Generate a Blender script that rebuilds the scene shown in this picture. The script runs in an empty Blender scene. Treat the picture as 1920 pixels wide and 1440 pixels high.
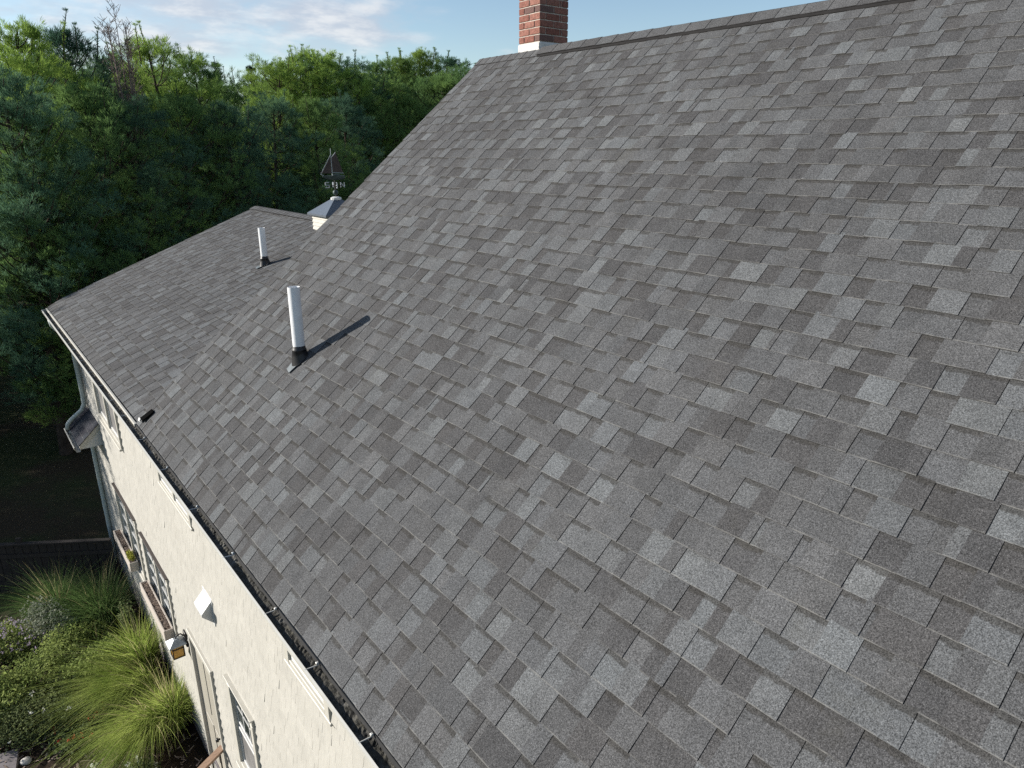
import bpy, math, random
import numpy as np
from mathutils import Matrix, Vector

R = math.radians
SC = bpy.context.scene
COL = SC.collection
EZ = 5.6                      # eave height above the ground
A1 = 0.69007                  # pitch of the main roof
A2 = math.atan2(1.57, 4.06)   # pitch of the lower roof

# ------------------------------------------------------------------ camera
cam_d = bpy.data.cameras.new('camera')
cam = bpy.data.objects.new('camera', cam_d); COL.objects.link(cam)
cam_d.sensor_width = 36.0
cam_d.lens = 1316.81 / 1920 * 36
cam_d.clip_start = 0.05; cam_d.clip_end = 5000
CAM = Vector((-1.1813, 0.0, 2.7473 + EZ))
_p, _r, _y = 0.3248, -0.0017, 0.6708
fw = Vector((math.sin(_y) * math.cos(_p), math.cos(_y) * math.cos(_p), -math.sin(_p)))
rt = Vector((math.cos(_y), -math.sin(_y), 0)); up = rt.cross(fw)
r2 = rt * math.cos(_r) + up * math.sin(_r); u2 = up * math.cos(_r) - rt * math.sin(_r)
m = Matrix((r2, u2, -fw)).transposed().to_4x4(); m.translation = CAM
cam.matrix_world = m
SC.camera = cam
FPX = 1316.81

def ray(px, py):
    d = fw + r2 * ((px - 960) / FPX) - u2 * ((py - 720) / FPX)
    return d
def project(P):
    v = Vector(P) - CAM; z = v.dot(fw)
    if z < .05: return None
    return (960 + FPX * v.dot(r2) / z, 720 - FPX * v.dot(u2) / z)

# ------------------------------------------------------------------ sky and sun
SUN = Vector((-0.665, 0.639, 0.385)).normalized()
W = bpy.data.worlds.new('World'); SC.world = W; W.use_nodes = True
nt = W.node_tree; N = nt.nodes; L = nt.links; N.clear()
out = N.new('ShaderNodeOutputWorld'); bg = N.new('ShaderNodeBackground')
sky = N.new('ShaderNodeTexSky'); sky.sky_type = 'NISHITA'; sky.sun_disc = False
sky.sun_elevation = math.asin(SUN.z)
sky.sun_rotation = math.atan2(SUN.x, SUN.y)
sky.air_density = 1.0; sky.dust_density = 0.25; sky.ozone_density = 1.6; sky.altitude = 50
tc = N.new('ShaderNodeTexCoord')
sep = N.new('ShaderNodeSeparateXYZ'); L.new(tc.outputs['Generated'], sep.inputs[0])
def wmath(op, a, b=None, c=None):
    n = N.new('ShaderNodeMath'); n.operation = op
    for i, v in enumerate((a, b, c)):
        if v is None: continue
        if isinstance(v, (int, float)): n.inputs[i].default_value = v
        else: L.new(v, n.inputs[i])
    return n.outputs[0]
zz = wmath('MAXIMUM', sep.outputs[2], 0.0)
den = wmath('ADD', zz, 0.16)
cx = wmath('DIVIDE', sep.outputs[0], den); cy = wmath('DIVIDE', sep.outputs[1], den)
cmb = N.new('ShaderNodeCombineXYZ'); L.new(cx, cmb.inputs[0]); L.new(cy, cmb.inputs[1])
CLOUD_OFFSET = (20.45, 8.62, 0.0)
mp = N.new('ShaderNodeMapping'); mp.inputs['Location'].default_value = CLOUD_OFFSET
L.new(cmb.outputs[0], mp.inputs[0])
n1 = N.new('ShaderNodeTexNoise'); n1.inputs['Scale'].default_value = 0.55; n1.inputs['Detail'].default_value = 2
n2 = N.new('ShaderNodeTexNoise'); n2.inputs['Scale'].default_value = 2.3; n2.inputs['Detail'].default_value = 9
n2.inputs['Roughness'].default_value = 0.55; n2.inputs['Distortion'].default_value = 0.3
L.new(mp.outputs[0], n1.inputs['Vector']); L.new(mp.outputs[0], n2.inputs['Vector'])
cs = wmath('ADD', wmath('MULTIPLY', n1.outputs[0], 0.6), wmath('MULTIPLY', n2.outputs[0], 0.5))
mr = N.new('ShaderNodeMapRange'); mr.interpolation_type = 'SMOOTHSTEP'
mr.inputs['From Min'].default_value = 0.55; mr.inputs['From Max'].default_value = 0.72
mr.inputs['To Min'].default_value = 0.0; mr.inputs['To Max'].default_value = 0.75
L.new(cs, mr.inputs['Value'])
mixc = N.new('ShaderNodeMix'); mixc.data_type = 'RGBA'
L.new(mr.outputs[0], mixc.inputs['Factor']); L.new(sky.outputs[0], mixc.inputs['A'])
n3 = N.new('ShaderNodeTexNoise'); n3.inputs['Scale'].default_value = 4.6; n3.inputs['Detail'].default_value = 7; n3.inputs['Roughness'].default_value = .6
L.new(mp.outputs[0], n3.inputs['Vector'])
mr3 = N.new('ShaderNodeMapRange'); mr3.interpolation_type = 'SMOOTHSTEP'; mr3.inputs['From Min'].default_value = .40; mr3.inputs['From Max'].default_value = .66
L.new(n3.outputs[0], mr3.inputs['Value'])
cc3 = N.new('ShaderNodeMix'); cc3.data_type = 'RGBA'; cc3.inputs['A'].default_value = (3.9, 4.15, 4.75, 1); cc3.inputs['B'].default_value = (6.0, 5.9, 5.95, 1)
L.new(mr3.outputs[0], cc3.inputs['Factor']); L.new(cc3.outputs['Result'], mixc.inputs['B'])
L.new(mixc.outputs['Result'], bg.inputs['Color'])
bg.inputs['Strength'].default_value = 0.088
L.new(bg.outputs[0], out.inputs[0])

sd = bpy.data.lights.new('sun', 'SUN'); sd.energy = 5.0; sd.angle = R(0.53); sd.color = (1.0, 0.945, 0.865)
sun = bpy.data.objects.new('sun', sd); COL.objects.link(sun)
sun.rotation_euler = SUN.to_track_quat('Z', 'Y').to_euler(); sun.location = (-30, 30, 40)

SC.view_settings.view_transform = 'Standard'; SC.view_settings.look = 'None'
SC.view_settings.exposure = 0.78; SC.view_settings.gamma = 1.0
SC.view_settings.use_curve_mapping = False
SC.render.engine = 'CYCLES'
SC.cycles.max_bounces = 6; SC.cycles.diffuse_bounces = 3; SC.cycles.glossy_bounces = 2
SC.cycles.transmission_bounces = 3; SC.cycles.transparent_max_bounces = 4
SC.cycles.use_denoising = False

# ------------------------------------------------------------------ materials
class Mat:
    def __init__(s, name, rough=0.8, spec=0.3):
        s.m = bpy.data.materials.new(name); s.m.use_nodes = True
        s.t = s.m.node_tree; s.N = s.t.nodes; s.L = s.t.links
        s.b = s.N['Principled BSDF']; s.out = s.N['Material Output']
        s.b.inputs['Roughness'].default_value = rough
        s.b.inputs['Specular IOR Level'].default_value = spec
        s._c = None
    def node(s, t, **k):
        n = s.N.new(t)
        for a, v in k.items():
            if hasattr(n, a): setattr(n, a, v)
            else: n.inputs[a.replace('_', ' ')].default_value = v
        return n
    def pos(s):
        return s.node('ShaderNodeNewGeometry').outputs['Position']
    def objc(s):
        return s.node('ShaderNodeTexCoord').outputs['Object']
    def noise(s, scale, detail=3, rough=.55, vec=None, dist=0.0, sc3=None):
        n = s.node('ShaderNodeTexNoise'); n.inputs['Scale'].default_value = scale
        n.inputs['Detail'].default_value = detail; n.inputs['Roughness'].default_value = rough
        n.inputs['Distortion'].default_value = dist
        v = vec or s.pos()
        if sc3:
            mp = s.node('ShaderNodeMapping'); mp.inputs['Scale'].default_value = sc3
            s.L.new(v, mp.inputs[0]); v = mp.outputs[0]
        s.L.new(v, n.inputs['Vector'])
        return n.outputs[0]
    def rng(s, v, a, b, c=0., d=1., smooth=True):
        n = s.node('ShaderNodeMapRange'); n.interpolation_type = 'SMOOTHSTEP' if smooth else 'LINEAR'
        for k, x in zip(('From Min', 'From Max', 'To Min', 'To Max'), (a, b, c, d)): n.inputs[k].default_value = x
        s.L.new(v, n.inputs['Value']); return n.outputs[0]
    def math(s, op, a, b=None):
        n = s.node('ShaderNodeMath'); n.operation = op
        for i, v in enumerate((a, b)):
            if v is None: continue
            if isinstance(v, (int, float)): n.inputs[i].default_value = v
            else: s.L.new(v, n.inputs[i])
        return n.outputs[0]
    def mix(s, f, a, b, mode='MIX'):
        n = s.node('ShaderNodeMix'); n.data_type = 'RGBA'; n.blend_type = mode
        for key, v in (('Factor', f), ('A', a), ('B', b)):
            if isinstance(v, (int, float)): n.inputs[key].default_value = v
            elif isinstance(v, tuple): n.inputs[key].default_value = (*v[:3], 1)
            else: s.L.new(v, n.inputs[key])
        return n.outputs['Result']
    def scale(s, col, f):
        n = s.node('ShaderNodeVectorMath'); n.operation = 'SCALE'
        if isinstance(col, tuple): n.inputs[0].default_value = col[:3]
        else: s.L.new(col, n.inputs[0])
        if isinstance(f, (int, float)): n.inputs['Scale'].default_value = f
        else: s.L.new(f, n.inputs['Scale'])
        return n.outputs[0]
    def color(s, c):
        if isinstance(c, tuple): s.b.inputs['Base Color'].default_value = (*c[:3], 1)
        else: s.L.new(c, s.b.inputs['Base Color'])
        return s
    def bump(s, h, strength=.3, dist=.005):
        n = s.node('ShaderNodeBump'); n.inputs['Strength'].default_value = strength
        n.inputs['Distance'].default_value = dist
        s.L.new(h, n.inputs['Height']); s.L.new(n.outputs[0], s.b.inputs['Normal']); return s
    def attr(s, name, out='Color'):
        n = s.node('ShaderNodeAttribute'); n.attribute_name = name; return n.outputs[out]
    def rnd(s): return s.node('ShaderNodeObjectInfo').outputs['Random']

def simple(name, col, rough=.6, spec=.3, var=.12, scale=9., metallic=0.):
    M = Mat(name, rough, spec)
    n = M.noise(scale, 5, .6)
    M.color(M.scale(col, M.rng(n, .3, .7, 1 - var, 1 + var)))
    M.b.inputs['Metallic'].default_value = metallic
    M.bump(M.noise(scale * 14, 2), .15, .002)
    return M.m

# granulated asphalt shingle: tone comes from the piece, granules from fine noise
def mk_shingle():
    M = Mat('shingle_granules', .93, .18)
    tone = M.attr('tone'); v = M.attr('vpos', 'Fac'); lev = M.attr('lev', 'Fac')
    g = M.noise(210, 1.5, .7); fl = M.noise(330, 0.0, .5); big = M.noise(.55, 3, .55); mid = M.noise(9, 4, .6)
    k = M.math('MULTIPLY', M.rng(g, .33, .67, .46, 1.60, False), M.rng(M.noise(100, 2, .7), .3, .7, .68, 1.32, False))
    k = M.math('MULTIPLY', k, M.rng(big, .3, .7, .93, 1.07))
    k = M.math('MULTIPLY', k, M.rng(mid, .3, .7, .91, 1.09))
    c = M.scale(tone, k)
    c = M.mix(M.rng(fl, .73, .80, 0, .6), c, (.26, .26, .255))
    # darker granule strip printed along the head of the lower lamina
    wob = M.math('MULTIPLY', M.math('SUBTRACT', M.noise(26, 3, .6), .5), .26)
    band = M.rng(M.math('ADD', v, wob), .79, .87)
    band = M.math('MULTIPLY', band, lev)
    c = M.mix(M.math('MULTIPLY', band, .68), c, M.scale((.033, .031, .028), k))
    # worn pale butt line
    worn = M.math('MULTIPLY', M.rng(M.math('ADD', v, M.math('MULTIPLY', wob, .22)), .052, .010, 0, 1), M.rng(M.noise(7, 4, .65), .38, .64, .08, .62))
    c = M.mix(worn, c, (.20, .195, .18))
    # lichen tint here and there
    lich = M.rng(M.noise(1.6, 5, .7), .62, .80, 0, .14)
    c = M.mix(lich, c, (.10, .094, .066))
    M.color(c)
    M.bump(g, .5, .004)
    return M.m
M_SH = mk_shingle()
M_EDGE = simple('asphalt_edge', (.018, .017, .017), .9, .2)
M_BUTT = simple('shingle_butt_edge', (.062, .061, .060), .9, .2, .35, 60)
M_DECK = simple('roof_underlayment', (.03, .03, .03), .9)
M_CREAM = None
def mk_cream(name, col, var=.06):
    M = Mat(name, .55, .35)
    n = M.noise(3.0, 6, .65); d = M.noise(40, 3, .6, sc3=(1, 1, .25)); dirt = M.noise(1.1, 5, .7, sc3=(1, 1, .4))
    c = M.scale(col, M.math('MULTIPLY', M.rng(n, .3, .7, 1 - var, 1 + var), M.rng(d, .3, .7, .95, 1.04)))
    c = M.mix(M.rng(dirt, .58, .8, 0, .28), c, (.31, .285, .23))
    rr = M.math('MULTIPLY', M.math('SUBTRACT', M.attr('tone', 'Fac'), .5), .05)
    c = M.scale(c, M.math('ADD', rr, 1.0))
    M.color(c); M.bump(d, .25, .003)
    return M.m
M_SIDING = mk_cream('painted_siding', (.395, .380, .340))
def plain_paint(name, col, rough=.5):
    M = Mat(name, rough, .4)
    n = M.noise(5, 5, .65); dirt = M.noise(2.2, 6, .7)
    c = M.scale(col, M.rng(n, .3, .7, .94, 1.05)); c = M.mix(M.rng(dirt, .58, .82, 0, .35), c, (.33, .31, .26))
    M.color(c); M.bump(M.noise(60, 2), .1, .002); return M.m
M_TRIM = plain_paint('trim_paint', (.435, .417, .366))
M_WHITE = plain_paint('white_paint', (.52, .52, .505))
M_DOOR = plain_paint('door_paint', (.32, .30, .255))
M_GUTTER = plain_paint('gutter_enamel', (.44, .43, .39), .4)
M_SPOUT = plain_paint('downspout_enamel', (.40, .44, .42), .45)
def mk_pvc():
    M = Mat('white_pvc', .35, .5)
    c = M.scale((.72, .73, .74), M.rng(M.noise(8, 5, .6), .3, .7, .93, 1.03))
    c = M.mix(M.rng(M.noise(14, 5, .7, sc3=(1, 1, .15)), .6, .8, 0, .3), c, (.45, .44, .40))
    M.color(c); return M.m
M_PVC = mk_pvc()
M_RUBBER = simple('black_rubber', (.014, .014, .015), .42, .4)
M_LEAD = simple('flashing_metal', (.30, .33, .35), .45, .5, .2, 20, .4)
M_STEEL = simple('galvanised_clip', (.62, .62, .60), .35, .5, .15, 30, .7)
def mk_sludge():
    M = Mat('gutter_sludge', .7, .4)
    n = M.noise(16, 6, .7); q = M.noise(5, 4, .6)
    c = M.mix(M.rng(n, .35, .65), (.007, .0065, .005), (.055, .050, .035))
    c = M.mix(M.rng(q, .52, .68, 0, .85), c, (.13, .125, .11))  # paler patches paint in reflections off standing water
    M.color(c); M.bump(n, .8, .02)
    return M.m
M_SLUDGE = mk_sludge()
def mk_glass():
    M = Mat('window_glass', .06, .6); M.color(M.mix(M.noise(1.5, 3), (.012, .016, .016), (.05, .06, .055)))
    M.bump(M.noise(3, 1), .04, .01); return M.m
M_GLASS = mk_glass()
def mk_screen():
    M = Mat('insect_screen', .7, .2); M.color(M.scale((.16, .155, .15), M.rng(M.noise(6, 4), .3, .7, .8, 1.15))); return M.m
M_SCREEN = mk_screen()
def mk_brick():
    M = Mat('fired_brick', .9, .2)
    r = M.rnd(); n = M.noise(30, 5, .65); q = M.noise(110, 2, .6); st = M.noise(2.6, 4, .65)
    c = M.mix(r, (.20, .082, .062), (.27, .130, .10))
    c = M.scale(c, M.math('MULTIPLY', M.rng(n, .3, .7, .72, 1.2), M.rng(q, .3, .7, .8, 1.15)))
    c = M.mix(M.rng(st, .60, .74, 0, .55), c, (.30, .25, .22))
    c = M.mix(M.rng(M.math('ADD', r, M.math('MULTIPLY', n, .1)), .93, 1.0, 0, .7), c, (.07, .055, .055))
    M.color(c); M.bump(M.math('ADD', n, q), .6, .006); return M.m
M_BRICK = mk_brick()
M_MORTAR = simple('mortar', (.44, .39, .34), .95, .1, .2, 40)
def mk_base_white():
    M = Mat('whitewashed_flashing', .7, .3); n = M.noise(13, 6, .7)
    M.color(M.mix(M.rng(n, .55, .66), (.52, .51, .49), (.09, .08, .075))); M.bump(n, .5, .01); return M.m
M_FLASHW = mk_base_white()
M_COPPER = simple('weathered_copper', (.045, .066, .062), .6, .4, .35, 12, .2)
M_DARKMETAL = simple('dark_bronze', (.03, .027, .026), .5, .5, .3, 10, .3)
M_SAIL = simple('bronze_sail', (.045, .036, .034), .6, .3, .25, 10, .2)
M_CUPROOF = simple('standing_metal_roof', (.085, .10, .12), .4, .4, .08, 3)
M_PENT = None
def mk_wood(name, col, s3=(3, 40, 40), var=.25):
    M = Mat(name, .8, .2); n = M.noise(2.0, 6, .65, sc3=s3)
    M.color(M.scale(col, M.rng(n, .3, .7, 1 - var, 1 + var))); M.bump(n, .4, .004); return M.m
M_BOX = mk_wood('planter_wood', (.42, .375, .33), (6, 3, 40), .12)
M_RAIL = mk_wood('rail_wood', (.30, .20, .14), (4, 60, 60))
M_FENCE = mk_wood('dark_fence_wood', (.030, .026, .024), (30, 30, 2))
def mk_ground(name, a, b, c2, s=3.):
    M = Mat(name, .95, .1); n = M.noise(s, 7, .7); q = M.noise(s * 14, 4, .7); z = M.noise(s * .12, 4, .6)
    c = M.mix(M.rng(n, .35, .65), a, b); c = M.mix(M.rng(z, .4, .62), c, c2)
    c = M.scale(c, M.rng(q, .3, .7, .6, 1.35)); M.color(c); M.bump(q, .8, .03); return M.m
M_LAWN = mk_ground('lawn_and_duff', (.030, .042, .016), (.055, .062, .026), (.050, .038, .024))
M_MULCH = mk_ground('bark_mulch', (.020, .014, .010), (.055, .038, .027), (.035, .025, .018), 9)
M_CHIPS = mk_ground('wood_chips', (.20, .15, .125), (.44, .35, .29), (.30, .235, .195), 40)
M_STONE = simple('pale_stone', (.42, .40, .37), .85, .2, .25, 7)
M_PAVE = simple('paver_stone', (.16, .145, .15), .85, .2, .2, 8)
M_BARK = simple('pine_bark', (.055, .042, .033), .95, .1, .4, 6)
M_TWIG = simple('grey_dead_twig', (.155, .122, .108), .95, .1, .3, 6)

def mk_leaf(name, c_dark, c_light, trans=.35, rough=.55, scale=.9, hue=None):
    M = Mat(name, .75, .08)
    n = M.noise(scale, 4, .65); f = M.noise(18, 2, .6); r = M.rnd()
    c = M.mix(M.rng(n, .3, .7), c_dark, c_light)
    c = M.scale(c, M.rng(f, .25, .75, .72, 1.3)); c = M.scale(c, M.rng(r, 0, 1, .85, 1.15, False))
    if hue: c = M.mix(M.math('MULTIPLY', r, .7), c, M.scale(hue, M.rng(f, .25, .75, .7, 1.3)))
    M.color(c)
    tr = M.node('ShaderNodeBsdfTranslucent'); M.L.new(M.scale(c, 1.25), tr.inputs['Color'])
    mx = M.node('ShaderNodeMixShader'); mx.inputs[0].default_value = trans
    M.L.new(M.b.outputs[0], mx.inputs[1]); M.L.new(tr.outputs[0], mx.inputs[2])
    M.L.new(mx.outputs[0], M.out.inputs['Surface'])
    return M.m
M_PINE = mk_leaf('white_pine_needles', (.085, .155, .055), (.170, .255, .060), .40, .5, .45, (.095, .170, .065))
M_PINEB = mk_leaf('sunny_pine_needles', (.130, .205, .045), (.225, .320, .065), .42, .5, .6)  # brighter needle copy: sunlight on the lit crowns is put into the colour
M_PINE2 = mk_leaf('blue_pine_needles', (.052, .110, .074), (.100, .175, .090), .3, .5, .5)
M_SPRUCE = mk_leaf('spruce_needles', (.022, .045, .028), (.038, .065, .036), .2, .6)
M_DECID = mk_leaf('broadleaf_leaves', (.085, .125, .026), (.17, .20, .045), .45, .5, .8)
M_GRASSL = mk_leaf('fountain_grass_blades', (.15, .215, .04), (.34, .40, .11), .45, .5, 2.2)
M_GRASSD = mk_leaf('shaded_grass_blades', (.075, .135, .042), (.13, .20, .065), .4, .5, 2.2)  # darker green copy, with the trees' shade painted into the blades
M_STRAW = mk_leaf('straw_blades', (.26, .23, .11), (.40, .36, .20), .4, .5, 3)
M_SHRUB = mk_leaf('garden_shrub_leaves', (.14, .19, .055), (.28, .33, .11), .35, .5, 2.5)
M_SILVER = mk_leaf('silver_leaves', (.19, .21, .16), (.31, .33, .26), .3, .6, 3)
M_DSHRUB = mk_leaf('dark_shrub_leaves', (.085, .115, .05), (.175, .205, .09), .3, .5, 3)
M_PETALP = mk_leaf('lilac_petals', (.30, .24, .34), (.42, .36, .45), .4, .6, 4)
M_PETALW = mk_leaf('white_petals', (.60, .60, .54), (.74, .74, .68), .3, .6, 4)
M_PETALR = mk_leaf('red_petals', (.42, .06, .04), (.50, .12, .06), .3, .6, 4)
M_YEL = mk_leaf('chartreuse_leaves', (.18, .20, .03), (.30, .30, .06), .4, .6, 4)
def mk_amber():
    M = Mat('amber_glass', .3, .5); M.color(M.scale((.62, .33, .06), M.rng(M.noise(12, 3), .3, .7, .85, 1.15)))
    return M.m
M_AMBER = mk_amber()

# ------------------------------------------------------------------ mesh helpers
def new_obj(name, mesh, parent=None, loc=None, rot=None):
    o = bpy.data.objects.new(name, mesh); COL.objects.link(o)
    if parent is not None: o.parent = parent
    if loc is not None: o.location = loc
    if rot is not None: o.rotation_euler = rot
    return o
def empty(name, loc=(0, 0, 0), rot=(0, 0, 0), label=None, cat=None, group=None):
    o = new_obj(name, None, None, loc, rot); o.empty_display_size = .1
    tag(o, label, cat, group); return o
def tag(o, label=None, cat=None, group=None, kind=None):
    if label: o['label'] = label
    if cat: o['category'] = cat
    if group: o['group'] = group
    if kind: o['kind'] = kind
    return o

class MB:
    """collects faces; build() links them as one mesh object"""
    def __init__(s): s.v = []; s.f = []; s.mi = []; s.vp = []; s.tone = []; s.lev = []
    def add(s, verts, faces, mi=0):
        b = len(s.v); s.v += [tuple(x) for x in verts]
        for i, f in enumerate(faces):
            s.f.append(tuple(b + j for j in f)); s.mi.append(mi if isinstance(mi, int) else mi[i])
        return b
    def box(s, x0, x1, y0, y1, z0, z1, mi=0):
        v = [(x, y, z) for z in (z0, z1) for y in (y0, y1) for x in (x0, x1)]
        s.add(v, [(0, 2, 3, 1), (4, 5, 7, 6), (0, 1, 5, 4), (2, 6, 7, 3), (0, 4, 6, 2), (1, 3, 7, 5)], mi); return s
    def bbox(s, x0, x1, y0, y1, z0, z1, b=.004, mi=0):
        """box with chamfered edges"""
        b = min(b, (x1 - x0) * .4, (y1 - y0) * .4, (z1 - z0) * .4)
        base = len(s.v)
        idx = {}
        for ix, x in enumerate((x0, x1)):
            for iy, y in enumerate((y0, y1)):
                for iz, z in enumerate((z0, z1)):
                    xi = x + (b if ix == 0 else -b); yi = y + (b if iy == 0 else -b); zi = z + (b if iz == 0 else -b)
                    for ax, p in enumerate(((x, yi, zi), (xi, y, zi), (xi, yi, z))):
                        idx[(ix, iy, iz, ax)] = len(s.v); s.v.append(p)
        F = []
        for i in (0, 1):
            F.append([idx[(i, a, c, 0)] for a, c in ((0, 0), (1, 0), (1, 1), (0, 1))])
            F.append([idx[(a, i, c, 1)] for a, c in ((0, 0), (1, 0), (1, 1), (0, 1))])
            F.append([idx[(a, c, i, 2)] for a, c in ((0, 0), (1, 0), (1, 1), (0, 1))])
        for i in (0, 1):
            for j in (0, 1):
                F.append([idx[(i, j, 0, 0)], idx[(i, j, 1, 0)], idx[(i, j, 1, 1)], idx[(i, j, 0, 1)]])
                F.append([idx[(i, 0, j, 0)], idx[(i, 1, j, 0)], idx[(i, 1, j, 2)], idx[(i, 0, j, 2)]])
                F.append([idx[(0, i, j, 1)], idx[(1, i, j, 1)], idx[(1, i, j, 2)], idx[(0, i, j, 2)]])
        for i in (0, 1):
            for j in (0, 1):
                for k in (0, 1): F.append([idx[(i, j, k, a)] for a in (0, 1, 2)])
        for f in F: s.f.append(tuple(f)); s.mi.append(mi)
        return s
    def tube(s, pts, rad, n=8, cap=True, mi=0):
        pts = [Vector(p) for p in pts]
        if not hasattr(rad, '__len__'): rad = [rad] * len(pts)
        b = len(s.v); k = len(pts)
        u = None
        for i, p in enumerate(pts):
            d = (pts[min(i + 1, k - 1)] - pts[max(i - 1, 0)]).normalized()
            if u is None:
                u = d.orthogonal().normalized()
            else:
                u = (u - d * u.dot(d))
                u = u.normalized() if u.length > 1e-6 else d.orthogonal().normalized()
            w = d.cross(u)
            for j in range(n):
                a = 2 * math.pi * j / n
                s.v.append(tuple(p + (u * math.cos(a) + w * math.sin(a)) * rad[i]))
        for i in range(k - 1):
            for j in range(n):
                q = (j + 1) % n
                s.f.append((b + i * n + j, b + i * n + q, b + (i + 1) * n + q, b + (i + 1) * n + j)); s.mi.append(mi)
        if cap:
            s.f.append(tuple(b + j for j in reversed(range(n)))); s.mi.append(mi)
            s.f.append(tuple(b + (k - 1) * n + j for j in range(n))); s.mi.append(mi)
        return s
    def prism(s, poly, y0, y1, mi=0):
        """polygon of (x, z) extruded along y"""
        n = len(poly); b = len(s.v)
        s.v += [(x, y0, z) for x, z in poly] + [(x, y1, z) for x, z in poly]
        s.f.append(tuple(b + i for i in range(n))); s.mi.append(mi)
        s.f.append(tuple(b + n + i for i in reversed(range(n)))); s.mi.append(mi)
        for i in range(n):
            j = (i + 1) % n
            s.f.append((b + i, b + n + i, b + n + j, b + j)); s.mi.append(mi)
        return s
    def build(s, name, mats, parent=None, loc=None, smooth=False, rot=None):
        me = bpy.data.meshes.new(name); me.from_pydata(s.v, [], s.f)
        for m_ in (mats if isinstance(mats, (list, tuple)) else [mats]): me.materials.append(m_)
        if any(s.mi): me.polygons.foreach_set('material_index', s.mi)
        if s.tone:
            a = me.attributes.new('tone', 'FLOAT_COLOR', 'POINT'); a.data.foreach_set('color', np.array(s.tone, 'f').ravel())
        if s.vp:
            a = me.attributes.new('vpos', 'FLOAT', 'POINT'); a.data.foreach_set('value', np.array(s.vp, 'f'))
            a = me.attributes.new('lev', 'FLOAT', 'POINT'); a.data.foreach_set('value', np.array(s.lev, 'f'))
        if smooth: me.polygons.foreach_set('use_smooth', [True] * len(s.f))
        me.validate(); me.update()
        return new_obj(name, me, parent, loc, rot)

def tri_mesh(name, V, F, mat, parent=None, loc=None, idx=None):
    """big triangle soup from numpy arrays"""
    me = bpy.data.meshes.new(name)
    nv, nf = len(V), len(F)
    me.vertices.add(nv); me.vertices.foreach_set('co', np.asarray(V, 'f').ravel())
    me.loops.add(nf * 3); me.loops.foreach_set('vertex_index', np.asarray(F, 'i').ravel())
    me.polygons.add(nf); me.polygons.foreach_set('loop_start', np.arange(0, nf * 3, 3, dtype='i'))
    for m_ in (mat if isinstance(mat, (list, tuple)) else [mat]): me.materials.append(m_)
    if idx is not None: me.polygons.foreach_set('material_index', np.asarray(idx, 'i'))
    me.update(calc_edges=True)
    return new_obj(name, me, parent, loc)

# ------------------------------------------------------------------ the ground
g = MB(); n = 40; S = 900.
g.add([(-S, -S, 0), (S, -S, 0), (S, S, 0), (-S, S, 0)], [(0, 1, 2, 3)])
tag(g.build('ground', M_LAWN), kind='structure')

# ------------------------------------------------------------------ the house
house = empty('house', (0, 0, 0), label='cream shingle-sided house with grey asphalt shingle roofs', cat='house')
XR, ZR = 4.629, EZ + 3.821          # main ridge
SR = 6.002
Y_NEAR, Y_RAKE, Y_FAR = -3.2, 7.94, 15.27
WX = 0.30                            # outer face of the long wall

w = MB()
t1, t2 = math.tan(A1), math.tan(A2)
sx = WX + .035
pm = [(sx, 0.02), (2 * XR - sx, 0.02), (2 * XR - sx, EZ + sx * t1 - .17), (XR, ZR - .17), (sx, EZ + sx * t1 - .17)]
w.prism(pm, Y_NEAR + .2, Y_RAKE - .15)
pf = [(sx, 0.02), (2 * 4.06 - sx, 0.02), (2 * 4.06 - sx, EZ + sx * t2 - .14), (4.06, EZ + 1.57 - .14), (sx, EZ + sx * t2 - .14)]
w.prism(pf, Y_RAKE - .149, Y_FAR - .32)
w.build('wall', M_SIDING, house)
fo = MB(); fo.bbox(WX - .01, WX + .3, Y_NEAR + .2, Y_FAR - .31, -.3, .26, .01)
fo.build('foundation', M_PAVE, house)
so = MB(); so.box(.012, WX + .05, Y_NEAR, Y_FAR - .06, EZ - .20, EZ - .185); so.build('soffit', M_TRIM, house)
fa = MB(); fa.box(.012, .034, Y_NEAR, Y_FAR - .05, EZ - .183, EZ - .062); fa.build('fascia', M_TRIM, house)

# ---- shingled roof slopes
rng = random.Random(11)
TONES = [((.080, .079, .080), 25), ((.099, .100, .102), 42), ((.112, .114, .117), 34), ((.144, .151, .155), 17), ((.128, .133, .137), 26)]
def pick_tone(lo=False):
    ws = [w_ for _, w_ in TONES]
    if lo: ws = [ws[0] * 1.7, ws[1] * 1.2, ws[2] * .85, ws[3] * .55, ws[4] * .7]
    c = rng.choices([t for t, _ in TONES], ws)[0]
    k = rng.uniform(.92, 1.09) * .66; h = rng.uniform(-.009, .013)
    return (c[0] * k * (1 + h), c[1] * k, c[2] * k * (1 - h), 1)

def smooth_field(seed):
    r_ = random.Random(seed)
    comps = [(r_.uniform(.5, 3.2), r_.uniform(.5, 3.2), r_.uniform(0, 6.3), r_.uniform(0, 6.3), r_.uniform(.4, 1)) for _ in range(9)]
    tot = sum(c[4] for c in comps)
    return lambda s, y: sum(a * math.sin(p * s + u) * math.sin(q * y + v) for p, q, u, v, a in comps) / tot

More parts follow.
